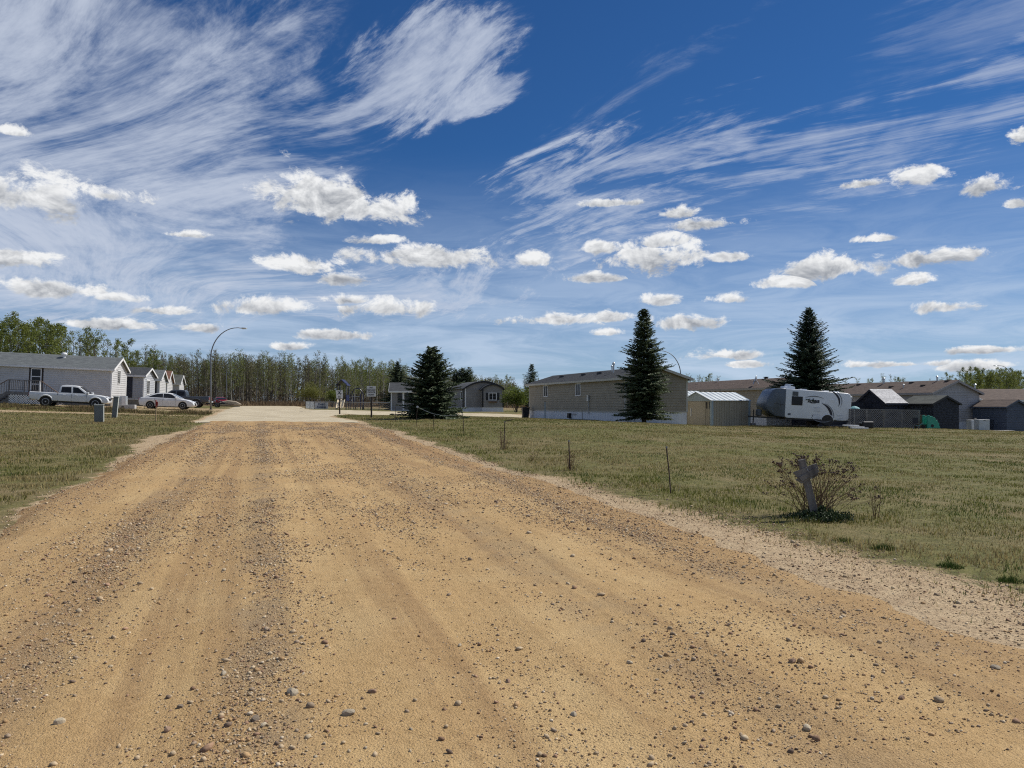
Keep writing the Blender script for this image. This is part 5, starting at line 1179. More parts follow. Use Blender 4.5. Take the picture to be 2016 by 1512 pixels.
# ---- bin by the tan home
p = GP(1034.5, 71); r = thing('wheelie_bin', 'black wheeled bin at the far corner of the tan home', 'bin', p, R(10))
MB().add([(-.26, -.3, .06), (.26, -.3, .06), (.26, .3, .06), (-.26, .3, .06), (-.32, -.36, .95), (.32, -.36, .95), (.32, .36, .95), (-.32, .36, .95)], [(0, 1, 2, 3), (4, 5, 6, 7), (0, 1, 5, 4), (1, 2, 6, 5), (2, 3, 7, 6), (3, 0, 4, 7)]).build('body', M['black'], r, bevel=.02)
MB().box(-.35, .35, -.4, .38, .955, 1.02).build('lid', M['black'], r, bevel=.02)
for sg in (-1, 1): MB().lathe([(.1, -.03), (.1, .03)], 12, (sg * .24, .34, .1), (1, 0, 0)).build('wheel', M['tyre'], r)
r = thing('post', 'thin dark post standing in front of the tan home', 'post', GP(1073, 66)); MB().box(-.05, .05, -.05, .05, -.2, 1.45).build('shaft', M['shed_teal'], r); MB().box(-.06, .06, -.06, .06, 1.45, 1.5).build('cap', M['black'], r)

# ---- lattice fence and yard clutter on the right
pa, pb = Vector((at(1672, 56.3), 56.3, -.13)), Vector((at(1811, 56.8), 56.8, -.22)); LL = (pb - pa).length
r = thing('lattice_fence', 'grey wooden lattice fence panel run beside the travel trailer', 'fence', pa, math.atan2(pb.y - pa.y, pb.x - pa.x), math.atan2(.09, LL))
mb = MB(); lattice_mesh(mb, (0, 0, 0), (1, 0, 0), (0, -1, 0), LL, .04, 1.36, .165, .036); tag(mb.build('lattice', M['lattice'], r), kind='stuff')
for xx in np.linspace(0.03, LL - .03, 5): MB().box(xx - .045, xx + .045, .02, .11, -.15, 1.4).build('post', M['lattice'], r)
MB().box(0, LL, -.03, .02, 1.36, 1.41).build('rail', M['lattice'], r); MB().box(0, LL, -.03, .0, .0, .04).build('rail', M['lattice'], r)
for i, (u, Y, L_, a, z) in enumerate(((1675, 53.5, 1.1, 4, .16), (1688, 53.6, .9, -6, .06), (1692, 53.2, 1.2, 3, .0))):
    p = GP(u, Y); r = tag(MB().box(-L_ / 2, L_ / 2, -.1, .1, .02, .12).build('lumber_board', M['trim'], bevel=.006), ('topmost white board beside the trailer tail', 'short white board leaning in the pile by the trailer tail', 'lowest white board lying on the grass by the trailer tail')[i], 'board', 'white boards by the trailer'); r.location = (p.x, p.y, p.z + z); r.rotation_euler = (0, R(2), R(a))
p = GP(1706, 55.2); r = thing('covered_barbecue', 'low black covered barbecue in front of the lattice fence', 'barbecue', p, R(6)); MB().box(-.42, .42, -.28, .28, .0, .52).build('cover', M['black'], r, bevel=.1, seg=3); MB().box(-.5, -.42, -.12, .12, .38, .44).build('handle', M['galv'], r)
p = GP(1682, 58.5); r = thing('garden_umbrella', 'folded pale teal canopy above the lattice fence, at the trailer tail', 'umbrella', p, R(4))
MB().tube([(0, 0, 0), (0, 0, 1.5)], .025, 6).build('pole', M['galv'], r); MB().lathe([(.42, 1.38), (.34, 1.50), (.12, 1.6), (.02, 1.62)], 12).build('canopy', M['toy_teal'], r)
p = GP(1818, 57); r = thing('wood_panel', 'upright brown wooden panel between the lattice fence and the green toy', 'panel', p, R(8))
for i in range(3): MB().box(-.24 + i * .165, -.24 + i * .165 + .155, -.02, .02, .02, 1.02).build('board', M['wood_brown'], r)
for z in (.2, .8): MB().box(-.24, .25, .021, .05, z, z + .06).build('cleat', M['wood_brown'], r)
p = GP(1836, 56.2); r = thing('plastic_climber', 'green plastic toy climber shaped like a scalloped quarter circle with a round hole', 'toy', p, R(6))
sc_ = [(-.42, 0), (-.42, .96)]
for i in range(6):
    a0, a1 = R(90 - i * 15), R(90 - (i + 1) * 15)
    for f in (0, .33, .66): a = a0 + (a1 - a0) * f; rr_ = .93 + (.07 if f in (.33, .66) else 0); sc_.append((-.42 + rr_ * math.cos(a) * .98, rr_ * math.sin(a) + .0))
sc_.append((.52, 0))
hole = [(-.05 + .12 * math.cos(a), .22 + .12 * math.sin(a)) for a in np.linspace(0, 6.283, 13)[:-1]]
MB().prism(sc_, (0, 0, 0), (1, 0, 0), (0, 0, 1), (0, 1, 0), -.05, .05).build('panel', M['toy_green'], r, bevel=.015)
MB().prism(hole, (0, 0, 0), (1, 0, 0), (0, 0, 1), (0, 1, 0), -.058, -.045).build('hole', M['black'], r)
MB().prism(sc_, (0, .55, 0), (1, 0, 0), (0, 0, 1), (0, 1, 0), -.05, .05).build('panel', M['toy_green'], r, bevel=.015); MB().box(-.4, .3, -.04, .54, .3, .36).build('floor', M['toy_green'], r)
p = GP(1803, 54); r = thing('garden_chair', 'small dark folding chair in front of the lattice fence', 'chair', p, R(-20))
MB().box(-.18, .18, -.18, .18, .33, .37).build('seat', M['black'], r); b_ = MB(); b_.bar((0, .18, .36), (0, .26, .78), .36, .03, (0, 1, 0)); b_.build('backrest', M['black'], r)
for sx in (-1, 1):
    for sy in (-1, 1): MB().bar((sx * .17, sy * .17, 0), (sx * .17, -sy * .05, .34), .03).build('leg', M['lamp_steel'], r)
p = GP(1811, 54.6); r = thing('toy_tricycle', 'small teal toy tricycle beside the folding chair', 'toy', p, R(-30))
MB().tube([(-.25, 0, .2), (0, 0, .25), (.2, 0, .42)], .03, 6).build('frame', M['toy_teal'], r); MB().tube([(.2, -.15, .48), (.2, .15, .48)], .02, 6).build('handlebar', M['black'], r); MB().box(-.2, -.02, -.08, .08, .27, .31).build('seat', M['black'], r)
for xx, yy, rr_ in ((.22, 0, .15), (-.25, .15, .1), (-.25, -.15, .1)): MB().lathe([(rr_, -.02), (rr_, .02)], 12, (xx, yy, rr_), (0, 1, 0)).build('wheel', M['tyre'], r)
# appliances and railing
for i, (u, Y, w, h, lb) in enumerate(((1915, 60.3, .62, .78, 'grey-white appliance standing left of the white freezer by the gable'), (1933, 59.4, .85, .80, 'white chest freezer standing on the slab by the grey gable'))):
    p = GP(u, Y); r = thing('chest_freezer', lb, 'appliance', (p.x, p.y, p.z), R(4), 0, 'old appliances')
    MB().box(-w / 2, w / 2, -.3, .3, .03, h).build('body', M['appliance'], r, bevel=.02); MB().box(-w / 2 - .01, w / 2 + .01, -.31, .31, h + .004, h + .06).build('lid', M['trim'], r, bevel=.015); MB().box(-.1, .1, -.335, -.312, h + .01, h + .035).build('handle', M['black'], r)
p = GP(1919.5, 60.2); r = thing('tool_bag', 'small black bag lying on the left appliance', 'bag', (p.x, p.y, p.z + .84), R(15)); MB().box(-.13, .13, -.08, .08, .0, .13).build('body', M['black'], r, bevel=.04); MB().tube([(-.08, 0, .12), (0, 0, .2), (.08, 0, .12)], .012, 5).build('handle', M['black'], r)
p = GP(1945, 62); r = thing('metal_railing', 'dark metal railing section between the freezer and the blue shed', 'railing', p, R(5))
MB().box(0, 1.2, -.02, .02, .82, .87).build('rail', M['black'], r); MB().box(0, 1.2, -.02, .02, .06, .1).build('rail', M['black'], r)
for i in range(12): MB().box(.02 + i * .105, .04 + i * .105, -.01, .01, .1, .82).build('baluster', M['black'], r)
for xx in (0, 1.2): MB().box(xx - .03, xx + .03, -.03, .03, -.05, .9).build('post', M['black'], r)
slab = MB().box(-1.9, 2.6, -.6, .8, -.2, .03).build('concrete_slab', M['concrete']); p = GP(1925, 60); slab.location = p; slab.rotation_euler = (0, 0, R(3)); tag(slab, kind='structure')

# ---- stakes along the right verge
def stake(label, ut, vt, ub, vb, Y, r_=.012, bent=None):
    b = GP(ub, Y); top = Vector((at(ut, Y), Y, EYE - (vt - HZ) * Y / FPX)) - b; top.y = random.uniform(-.05, .05)
    t = thing('fence_stake', label, 'stake', b, 0, 0, 'stakes along the right verge')
    pts = [(0, 0, -.15), tuple(top * .5), tuple(top)]
    if bent: pts += [tuple(top + Vector((bent * .3, 0, .03))), tuple(top + Vector((bent, .02, .05)))]
    MB().tube(pts, r_, 6).build('rod', M['rust'], t)
    MB().lathe([(r_ * 1.5, 0), (r_ * 1.5, .03)], 6, top * .97).build('tip', M['lamp_steel'], t)
    return b + top
stake('rusty stake farthest along the right verge, left of the bushy spruce', 778, 799, 779, 829, 39.5)
q1 = stake('rusty stake holding the high end of the chain, before the bushy spruce', 822, 801, 819, 838, 34.6)
stake('short rusty stake before the bushy spruce, without a chain', 855, 818, 852, 848, 30)
q2 = stake('rusty stake at the low right end of the chain', 911, 816, 914, 862, 26.5)
stake('rusty stake with its top bent over to the right, in dry weeds', 994, 830, 992, 884, 21.2, .013, .22)
stake('rusty stake among dry weeds near the middle of the right verge', 1120, 868, 1122, 926, 15.4)
stake('nearest rusty stake in the right verge, left of the wooden cross', 1312, 880, 1322, 974, 11.8, .010)
ch = thing('chain', 'sagging pale chain strung across in front of the bushy spruce', 'chain', q1)
cp = [Vector((0, 0, 0)).lerp(q2 - q1, f) - Vector((0, 0, .35 * math.sin(math.pi * f) * .5)) for f in np.linspace(0, 1, 15)]
MB().tube(cp, .005, 6).build('links', M['galv'], ch); MB().lathe([(.05, -.01), (.05, .01)], 8, (0, 0, 0), (0, 1, 0)).build('hook', M['galv'], ch)

# ---- leaning wooden cross-shaped signpost
p = GP(1607, 9.5); LEAN = R(-13.5); r = thing('wooden_signpost', 'weathered grey wooden post leaning left with short split boards nailed on', 'signpost', p, R(-6), LEAN)
MB().box(-.044, .044, -.02, .02, -.25, .76).build('post', M['wood_grey'], r, bevel=.006)
def plank(x0, x1, z0, z1, y0, rot, m='wood_grey'):
    rr = random.Random(x0 * 9 + z0); n = 7; up_ = [(x0 + (x1 - x0) * i / n, z1 + rr.uniform(-.006, .006)) for i in range(n + 1)]; lo_ = [(x0 + (x1 - x0) * i / n, z0 + rr.uniform(-.008, .008)) for i in range(n + 1)]
    up_[0] = (x0 + rr.uniform(-.02, .02), z1); lo_[0] = (x0 + rr.uniform(.0, .05), z0)
    c = Vector(((x0 + x1) / 2, 0, (z0 + z1) / 2)); ca, sa = math.cos(rot), math.sin(rot)
    f = lambda a, b: (c.x + (a - c.x) * ca - (b - c.z) * sa, c.z + (a - c.x) * sa + (b - c.z) * ca)
    MB().prism([f(*q) for q in up_] + [f(*q) for q in reversed(lo_)], (0, 0, 0), (1, 0, 0), (0, 0, 1), (0, 1, 0), y0 - .018, y0).build('board', M[m], r, bevel=.002)
b0 = -LEAN
plank(-.155, .165, .575, .655, -.0205, R(13.5 + 4)*-1 + R(27)); plank(-.13, .14, .50, .572, -.022, R(15)); plank(-.10, .155, .53, .60, -.042, R(17))
MB().tube([(.03, -.045, .64), (.05, -.05, .5), (.045, -.03, .44)], .003, 4).build('wire', M['galv'], r)

# ================================================================== VEGETATION
def kites(P, Dv, Sv, ln, w, droop=0.0):
    """flat four-point leaves or needle sprays: base, two shoulders, tip"""
    n = len(P); D_ = Dv / np.linalg.norm(Dv, axis=1, keepdims=True); S_ = Sv - (Sv * D_).sum(1, keepdims=True) * D_; S_ /= np.maximum(np.linalg.norm(S_, axis=1, keepdims=True), 1e-6)
    ln = np.broadcast_to(ln, n)[:, None]; w = np.broadcast_to(w, n)[:, None]
    mid = P + D_ * ln * .45
    tip = P + D_ * ln; tip = tip + np.array([[0, 0, -1.0]]) * ln * droop
    V = np.stack([P, mid + S_ * w / 2, tip, mid - S_ * w / 2], 1).reshape(-1, 3)
    return V, np.arange(4 * n).reshape(n, 4)
def spruce_mesh(h, r, seed, z0, dens=1.0, power=.85, tops=1, up=0.5, curl=.25):
    rng = np.random.default_rng(seed); Pp, Dd, Ss, Ln, Wd = [], [], [], [], []
    z = z0
    while z < h - .12:
        f = (z - z0) / (h - z0); Rz = r * (1 - f) ** power * (.70 + .5 * rng.random()) + .05
        if f < .10: Rz *= .72 + 2.8 * f
        nb = int((6 + 9 * (1 - f) ** .6) * dens); a0 = rng.uniform(0, 6.28)
        for b in range(nb):
            a = a0 + 6.28318 * b / nb + rng.normal(0, .18); Rb = Rz * rng.uniform(.62, 1.18) * (1 + .13 * math.sin(2 * a + 1.7 * z + seed) + .10 * math.sin(3 * a - 2.9 * z)); zz = z + rng.uniform(-.1, .1)
            dirh = np.array([math.cos(a), math.sin(a), 0.0]); slope = (-.18 + (up + .25) * f ** 1.3) + rng.normal(0, .06)
            m = max(5, int(Rb / .085 * dens)); t = (np.arange(m) + rng.random(m) * .7) / m; t = .10 + .90 * t
            P = dirh[None] * (t * Rb)[:, None]; P[:, 2] = zz + slope * t * Rb - .14 * t * Rb + curl * (t ** 2) * Rb * .6
            side = np.array([-math.sin(a), math.cos(a), 0.0])
            for sg in (-1, 1, 0):
                if sg == 0: d = dirh[None] * 1.0 + rng.normal(0, .25, (m, 3)) + np.array([[0, 0, .15]]); L_ = .13 + .10 * rng.random(m)
                else: d = dirh[None] * rng.uniform(.45, .8, (m, 1)) + sg * side[None] * rng.uniform(.6, 1.0, (m, 1)) + np.array([[0, 0, -.12]]) + rng.normal(0, .12, (m, 3)); L_ = (.12 + .30 * Rb * (1 - t) * .8 + .05 * rng.random(m)) * rng.uniform(.7, 1.2, m)
                Pp.append(P); Dd.append(d); Ss.append(np.cross(d, np.array([0, 0, 1.0])) + rng.normal(0, .45, (m, 3))); Ln.append(np.minimum(L_, .55)); Wd.append(.055 + .05 * rng.random(m))
        z += (.105 + .07 * (1 - f)) / dens
    m = 40; tz = h - rng.random(m) * .5                      # leader
    a = rng.uniform(0, 6.28, m); d = np.stack([np.cos(a) * .5, np.sin(a) * .5, np.ones(m)], 1); P = np.stack([np.zeros(m), np.zeros(m), tz - .1], 1); Pp.append(P); Dd.append(d); Ss.append(rng.normal(0, 1, (m, 3))); Ln.append(np.full(m, .16)); Wd.append(np.full(m, .035))
    return kites(np.concatenate(Pp), np.concatenate(Dd), np.concatenate(Ss), np.concatenate(Ln), np.concatenate(Wd), .12)
def spruce(label, u, Y, top_v, r, seed, z0=.25, dens=1.0, power=.85, zg=None, loc=None, **kw):
    p = loc or GP(u, Y)
    if zg is not None: p.z = zg
    h = EYE + (HZ - top_v) * Y / FPX - p.z
    t = thing('spruce_tree', label, 'tree', p, 0, 0, 'spruce trees')
    MB().tube([(0, 0, -.2), (0, 0, h * .5), (0, 0, h * .97)], [.02 + h * .018, h * .011, .01], 8).build('trunk', M['bark_dark'], t)
    V, F = spruce_mesh(h, r, seed, z0, dens, power, **kw); np_mesh('crown', V, F, M['spruce'], t); return t
spruce('tall dark spruce in front of the right end of the tan home', 1268, 51, 607, 2.05, 1, .55, 1.15, .80)
spruce('dark spruce rising behind the travel trailer', 1592, 60, 606, 3.0, 2, 1.5, 1.1, .82, zg=-.2, curl=.4)
spruce('bushy broad spruce standing by itself near the road branch', 850, 45, 684, 2.2, 3, .10, 1.35, .78)
spruce('narrow spruce behind the small pale garden house', 783, 112, 711, 2.9, 4, .5, 1.0, .9)
t3 = spruce('spruce with several tops behind the grey arched home', 911, 116, 725, 2.9, 5, .5, 1.0, .6)
for k_, (dx, dh) in enumerate(((-.95, .93), (.8, .98))):
    V, F = spruce_mesh(6.7 * dh, 2.0, 15 + k_, .8, .9, .7); o = np_mesh('crown', V + np.array([[dx * 1.2, .3, 0]]), F, M['spruce'], t3)
spruce('spruce peeking over the far end of the tan home', 1047, 108, 716, 2.2, 6, .8, .9, .85)

# ---- broadleaf trees: aspens in young leaf
def aspen_meshes(h, seed, leafy, spread=1.0, bare_top=False, crown0=.35):
    rng = np.random.default_rng(seed); mb = MB(); rr = random.Random(seed)
    lx, ly = rr.uniform(-.25, .25), rr.uniform(-.25, .25)
    tp = [Vector((lx * f * f * 2 + .06 * math.sin(f * 7 + seed), ly * f * f * 2, h * f)) for f in np.linspace(0, 1, 8)]
    mb.tube([Vector((0, 0, -.4))] + tp[1:], [h * .011 * (1 - .88 * f) + .006 for f in np.linspace(0, 1, 8)], 5)
    LP = []
    nb = 26
    for i in range(nb):
        f = crown0 + (1 - crown0) * (i + rr.random()) / nb; k_ = f * 7; j = min(int(k_), 6); b = tp[j].lerp(tp[j + 1], k_ - j)
        a = rr.uniform(0, 6.28); ln = h * (.05 + .15 * (1 - f) ** .8) * spread * rr.uniform(.6, 1.25) + .25; rise = rr.uniform(.7, 1.7)
        d = Vector((math.cos(a), math.sin(a), rise)).normalized()
        pts = [b, b + d * ln * .5 + Vector((0, 0, .03 * ln)), b + d * ln + Vector((0, 0, .16 * ln))]
        mb.tube(pts, [.010 + ln * .012, .008 + ln * .006, .006], 3, False)
        for q in range(5):
            g = rr.uniform(.3, 1.0); s0 = pts[0].lerp(pts[2], g); a2 = rr.uniform(0, 6.28); d2 = (d + Vector((math.cos(a2), math.sin(a2), rr.uniform(-.1, .7))) * .9).normalized(); l2 = ln * rr.uniform(.25, .5)
            mb.tube([s0, s0 + d2 * l2], [.010, .004], 3, False)
            for e in range(leafy):
                LP.append(s0 + d2 * l2 * rr.uniform(.2, 1.1) + Vector((rr.gauss(0, .12), rr.gauss(0, .12), rr.gauss(0, .12))))
    P = np.array([tuple(p) for p in LP]).reshape(-1, 3); n = len(P)
    if n:
        V, F = kites(P, rng.normal(0, 1, (n, 3)) + np.array([[0, 0, -.3]]), rng.normal(0, 1, (n, 3)), rng.uniform(.10, .22, n), rng.uniform(.08, .17, n))
    else: V, F = None, None
    return mb, V, F
def make_tree_proto(name, h, seed, leafy, leafm, barkm, **kw):
    mb, V, F = aspen_meshes(h, seed, leafy, **kw)
    tr = mb.build('trunk', barkm, None); me_t = tr.data; bpy.data.objects.remove(tr); me_c = None
    if V is not None:
        cr = np_mesh('crown', V, F, leafm); me_c = cr.data; bpy.data.objects.remove(cr)
    return me_t, me_c, h
PROT = []
for i in range(9):
    PROT.append(make_tree_proto('aspen', 10.0, 100 + i, (5, 3, 6, 2, 4, 1, 5, 3, 4)[i], M['leaf_a'] if i % 3 != 1 else M['leaf_b'], M['bark_pale'] if i % 2 == 0 else M['bark_dark'], spread=(.75, .6, .9, .7, .65, .9, .8, .6, 1.0)[i], crown0=(.3, .35, .2, .4, .3, .35, .15, .4, .2)[i]))
PBIG = [make_tree_proto('poplar', 10.0, 200 + i, (20, 17, 4, 15, 2)[i], M['leaf_a'], (M['bark_pale'], M['bark_dark'])[i % 2], spread=1.45, crown0=.15) for i in range(5)]
def plant_tree(proto, x, y, h, label, group, name='aspen_tree'):
    me_t, me_c, h0 = proto; z = gz_(x, y); s_ = h / h0
    r = thing(name, label, 'tree', (x, y, z), random.uniform(0, 6.28), 0, group); r.scale = (s_ * random.uniform(.85, 1.2),) * 2 + (s_,)
    o = bpy.data.objects.new('trunk', me_t); link(o, r)
    if me_c: o = bpy.data.objects.new('crown', me_c); link(o, r)
    return r
rt = random.Random(3)
# the wood beyond the road end
for i in range(215):
    Y = 150 + 40 * rt.random() ** 1.1; u = rt.uniform(285, 800); x = at(u, Y)
    if bool(on_road(np.array([x]), np.array([Y]), 2.0)[0]) and Y < 160: Y = rt.uniform(161, 190); x = at(u, Y)
    topv = 705 + 22 * max(0, (u - 520) / 280) + rt.gauss(0, 7) - 8 * max(0, (330 - u) / 45); z = gz_(x, Y); h = max(6.5, (EYE - z) + (HZ - topv) * Y / FPX)
    right = u > 660
    pr = rt.choice([0, 2, 6, 8] if (right and rt.random() < .75) else [1, 3, 5, 7, 1, 3, 5, 7, 0, 4, 6])
    seg = ('behind the left row of homes' if u < 395 else 'between the nearest and the second street lamp' if u < 447 else 'straight beyond the end of the pale road' if u < 585 else 'behind the yellowish shrub' if u < 645 else 'behind the play tower' if u < 715 else 'behind the garden house and the text sign')
    plant_tree(PROT[pr], x, Y, h, ('leafy green aspen ' if pr in (0, 2, 6, 8, 4) else 'thin brownish aspen ') + seg, 'aspens of the wood beyond the road')
# taller poplars behind the white home at far left
for i in range(44):
    Y = 88 + 30 * rt.random(); u = -30 + 335 * (i + rt.random()) / 44; x = at(u, Y)
    topv = (645 if u < 120 else 650 + (u - 120) * .30) + rt.gauss(0, 9); z = gz_(x, Y); h = (EYE - z) + (HZ - topv) * Y / FPX
    leafy = u < 130 or rt.random() < .35
    plant_tree(rt.choice([PBIG[0], PBIG[1], PBIG[3]]) if leafy else rt.choice([PBIG[2], PBIG[4], PROT[5], PROT[3]]), x, Y, h, 'leafy green poplar behind the roof of the white home' if leafy else 'nearly bare grey poplar behind the left row of homes', 'green poplars at far left' if leafy else 'bare poplars at left', 'poplar_tree')
# pale trees behind the grey home, and the line of trees behind the right-hand homes
for i in range(24):
    Y = 135 + 25 * rt.random(); u = rt.uniform(915, 1062); x = at(u, Y); h = EYE - gz_(x, Y) + (HZ - rt.uniform(738, 752)) * Y / FPX
    plant_tree(rt.choice(PROT), x, Y, h, 'pale young tree behind the grey arched home', 'pale trees behind the arched home')
for i in range(90):
    Y = 120 + 30 * rt.random(); u = rt.choice([rt.uniform(1895, 2080), rt.uniform(1895, 2080), rt.uniform(1895, 2080), rt.uniform(1640, 1900), rt.uniform(1350, 1420)]); x = at(u, Y); tv = rt.uniform(728, 748) if u > 1890 else rt.uniform(739, 753); h = EYE - gz_(x, Y) + (HZ - tv) * Y / FPX
    plant_tree(rt.choice([PBIG[0], PBIG[1], PBIG[3]] if u > 1890 else PROT + PBIG[:2]), x, Y, h, 'green tree rising over the roofs at far right' if u > 1890 else 'thin tree showing just above the brown roofs', 'green trees at far right' if u > 1890 else 'trees above the brown roofs')
# the deeper part of the wood reads as one mass: stems, twigs and leaf haze
nt = 420; TX = RNG.uniform(250, 1010, nt); TY = RNG.uniform(176, 235, nt); TXx = (TX - 1008) / FPX * TY; TZ = T(TXx, TY)
TH = EYE - TZ + (HZ - (713 + 25 * np.maximum(0, (TX - 500) / 300) + RNG.normal(0, 6, nt))) * TY / FPX
m = 260; fz = RNG.random((nt, m)) ** .75 * .92 + .05; rad = RNG.normal(0, 1, (nt, m, 2)) * (.55 + .75 * np.sin(np.pi * np.clip(fz, 0, 1)))[..., None]
P = np.stack([TXx[:, None] + rad[..., 0], TY[:, None] + rad[..., 1], TZ[:, None] + fz * TH[:, None]], -1).reshape(-1, 3); n = len(P)
V1w, F1w = kites(P, RNG.normal(0, .45, (n, 3)) + np.array([[0, 0, 1.0]]), RNG.normal(0, 1, (n, 3)), RNG.uniform(.25, .6, n), RNG.uniform(.09, .2, n))
m = 7; P = np.stack([np.repeat(TXx, m) + RNG.normal(0, 1.6, nt * m), np.repeat(TY, m) + RNG.normal(0, 1.6, nt * m), np.repeat(TZ, m) - .2], 1)
V2w, F2w = kites(P, RNG.normal(0, .04, (nt * m, 3)) + np.array([[0, 0, 1.0]]), RNG.normal(0, 1, (nt * m, 3)) * np.array([[1, 1, 0]]), np.repeat(TH, m) * RNG.uniform(.5, 1.0, nt * m), RNG.uniform(.10, .22, nt * m))
wood = np_mesh('distant_woodland', np.r_[V1w, V2w], np.r_[F1w, F2w + len(V1w)], leaf_mat('woodland_haze', (.075, .07, .042), (.15, .145, .07), .3)); tag(wood, 'dense grey-brown wood behind the first aspens beyond the road end', 'woodland', kind='stuff')
# brush along the foot of the wood
n = 15000; X = RNG.uniform(-95, 14, n); Y = RNG.uniform(158, 178, n); Zt = T(X, Y); hh = RNG.random(n) ** 1.6 * 3.4 * (0.35 + fnoise(X, Y, 9.0, 3))
V, F = kites(np.stack([X, Y, Zt + hh], 1), RNG.normal(0, .5, (n, 3)) + np.array([[0, 0, 1.2]]), RNG.normal(0, 1, (n, 3)), RNG.uniform(.4, 1.1, n), RNG.uniform(.06, .18, n))
M['brush'] = leaf_mat('brown_brush', (.075, .06, .045), (.14, .11, .065), .2)
tag(np_mesh('brush', V, F, M['brush']), 'low brown brush along the foot of the wood', 'brush', kind='stuff')

def bush(label, u, Y, w, h, seed, leafm, n=5200, name='bush'):
    p = GP(u, Y); t = thing(name, label, 'shrub', p, 0, 0, 'round shrubs'); rng = np.random.default_rng(seed); rr = random.Random(seed); st_ = MB(); lob = []
    for i in range(16):
        a = rr.uniform(0, 6.28); e = rr.uniform(.25, 1.0); d = Vector((math.cos(a) * e * w / 2 * .85, math.sin(a) * e * w / 2 * .85, h * rr.uniform(.5, .92) * (1.05 - .35 * e)))
        st_.tube([(rr.uniform(-.15, .15), rr.uniform(-.15, .15), -.1), d * .45 + Vector((0, 0, .15)), d], [.035, .022, .008], 4, False); lob.append((d, rr.uniform(.16, .30) * w))
    st_.build('stems', M['bark_dark'], t)
    idx = rng.integers(0, len(lob), n); C_ = np.array([tuple(lob[i][0]) for i in idx]); Rr = np.array([lob[i][1] for i in idx]); d = rng.normal(0, 1, (n, 3)); d /= np.linalg.norm(d, axis=1, keepdims=True)
    P = C_ + d * (Rr * rng.random(n) ** .45)[:, None]; P[:, 2] = np.maximum(P[:, 2], .12)
    V, F = kites(P, d + rng.normal(0, .6, (n, 3)), rng.normal(0, 1, (n, 3)), rng.uniform(.09, .2, n), rng.uniform(.06, .13, n)); np_mesh('crown', V, F, leafm, t); return t
bush('round fresh green shrub between the arched home and the tan home', 1016, 90, 3.1, 3.2, 31, M['leaf_a'])
bush('rounded yellowish shrub left of the playground, before the wood', 613, 128, 4.4, 4.0, 32, M['leaf_c'])
bush('small dark shrub right of the yellowish shrub, before the wood', 655, 132, 2.6, 3.0, 33, M['leaf_a'], 2600)

# ---- dry sedum-like clump round the signpost
base = GP(1605, 9.70); cl = thing('dried_plant', 'clump of dry brown stalks with dark flower heads round the leaning signpost', 'plant', base)
rr = random.Random(12); sm, hm = MB(), MB()
heads = []
for i in range(105):
    a = rr.uniform(-.7, 3.84); e = rr.uniform(.05, 1) ** .7; ln = rr.uniform(.52, .80)
    b = Vector((rr.gauss(0, .10), abs(rr.gauss(0, .07)) - .04, 0)); sx = math.cos(a) * e * .66; sy = math.sin(a) * e * .36
    tip = b + Vector((sx, sy, math.sqrt(max(.05, ln * ln - sx * sx - sy * sy)))); md = b.lerp(tip, .5) + Vector((rr.gauss(0, .012) - sx * .06, rr.gauss(0, .012), .02))
    sm.tube([b, md, tip], [.0036, .0028, .0020], 4, False)
    if rr.random() < .72:
        for q in range(rr.randint(4, 9)):
            t2 = tip + Vector((rr.gauss(0, .028), rr.gauss(0, .028), rr.uniform(-.012, .03))); sm.tube([tip - (tip - md) * .12, t2], [.0018, .0014], 3, False); heads.append((t2, rr.uniform(.008, .017)))
    elif rr.random() < .6:
        g = rr.uniform(.6, .9); s0 = md.lerp(tip, g); t2 = s0 + Vector((rr.gauss(0, .05), rr.gauss(0, .03), rr.uniform(.02, .07))); sm.tube([s0, t2], [.002, .0015], 3, False); heads.append((t2, rr.uniform(.006, .011)))
sm.build('stalks', M['dry_stalk'], cl)
for c, r_ in heads:
    vs = [(c.x + r_ * x * rr.uniform(.7, 1.3), c.y + r_ * y * rr.uniform(.7, 1.3), c.z + r_ * z * .7) for x, y, z in OCT]; hm.add(vs, [tuple(f) for f in OCF])
tag(hm.build('flower_heads', M['dry_head'], cl), kind='stuff')
n = 2600; a = RNG.uniform(0, 6.28, n); e = RNG.random(n) ** .6; P = np.stack([np.cos(a) * e * .36 * (1 + .35 * np.sin(a * 5)), np.sin(a) * e * .30 - .17, RNG.uniform(.0, .13, n) * (1.15 - .9 * e)], 1)
V, F = kites(P, RNG.normal(0, 1, (n, 3)) + np.array([[0, 0, .8]]), RNG.normal(0, 1, (n, 3)), RNG.uniform(.02, .05, n), RNG.uniform(.012, .026, n)); np_mesh('leaves', V, F, M['herb'], cl)
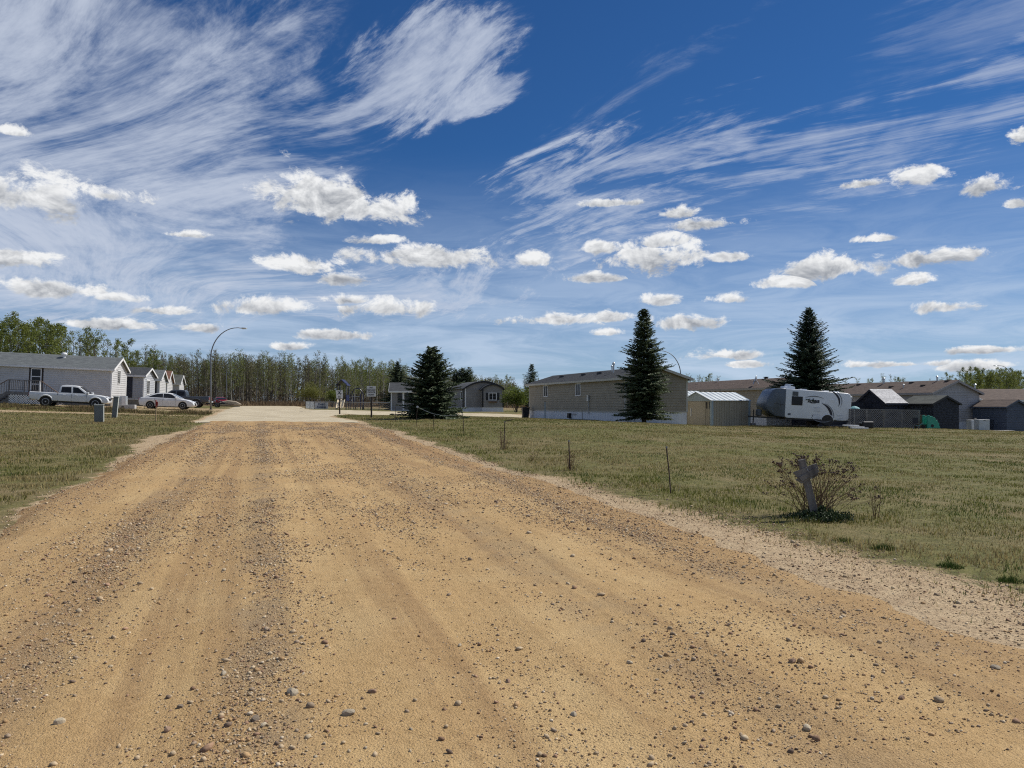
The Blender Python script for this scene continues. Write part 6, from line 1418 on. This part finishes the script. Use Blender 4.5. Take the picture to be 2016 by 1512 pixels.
# dry weeds round two of the stakes, and tufts on the bare verge
def weed(label, u, Y, h, w, n, seed):
    p = GP(u, Y); t = thing('dry_weed', label, 'weed', p, 0, 0, 'dry weeds along the right verge'); rr = random.Random(seed); mb = MB(); hb = MB()
    for i in range(n):
        a = rr.uniform(0, 6.28); sx = rr.gauss(0, w); tip = Vector((sx, rr.gauss(0, w), h * rr.uniform(.35, 1.05))); b = Vector((sx * .35, rr.gauss(0, w * .4), 0)); mb.tube([b, b.lerp(tip, .5) + Vector((rr.gauss(0, .01), 0, 0)), tip], [.004, .003, .002], 3, False)
        for q in range(3):
            g = rr.uniform(.4, 1); s0 = b.lerp(tip, g); e_ = s0 + Vector((rr.gauss(0, .045), rr.gauss(0, .03), rr.uniform(.01, .06))); mb.tube([s0, e_], [.002, .0015], 3, False)
            if rr.random() < .6: hb.add([(e_.x + .009 * x, e_.y + .009 * y, e_.z + .008 * z) for x, y, z in OCT], [tuple(f) for f in OCF])
    mb.build('stems', M['dry_stalk'], t); tag(hb.build('seed_heads', M['dry_head'], t), kind='stuff')
weed('dry weed clump round the bent-topped stake', 991, 21.2, .62, .12, 26, 1); weed('dry weed clump round the stake in the middle of the verge', 1124, 15.4, .46, .10, 22, 2); weed('thin dry weed standing right of the wooden signpost', 1724, 9.6, .42, .06, 9, 3); weed('dry weed sprig between the two weedy stakes', 1046, 17.5, .25, .08, 8, 4)
def tuft(label, u, Y, w, h, n, seed):
    p = GP(u, Y); rng = np.random.default_rng(seed); a = rng.uniform(0, 6.28, n); e = rng.random(n) ** .6; x = p.x + np.cos(a) * e * w; y = p.y + np.sin(a) * e * w * .8
    c = np.array([(.045, .075, .016)]) * rng.uniform(.7, 1.5, (n, 1)); V, F, C_ = blades(x, y, rng.uniform(.5, 1, n) * h * (1.1 - .6 * e), rng.uniform(.005, .010, n), c, rng, .9)
    o = np_mesh('grass_tuft', V - np.array([tuple(p)]), F, M['grass'], col=C_); o.location = p; tag(o, label, 'grass tuft', 'green tufts on the bare verge')
tuft('green grass tuft on the bare verge nearest the signpost', 1740, 7.75, .13, .09, 420, 1); tuft('green grass tuft on the pale shoulder, second from the signpost', 1870, 7.0, .12, .08, 360, 2); tuft('green grass tuft at the right picture edge on the pale shoulder', 1990, 6.5, .12, .08, 300, 3); tuft('small green tuft just below the signpost clump', 1660, 8.15, .10, .07, 260, 4)
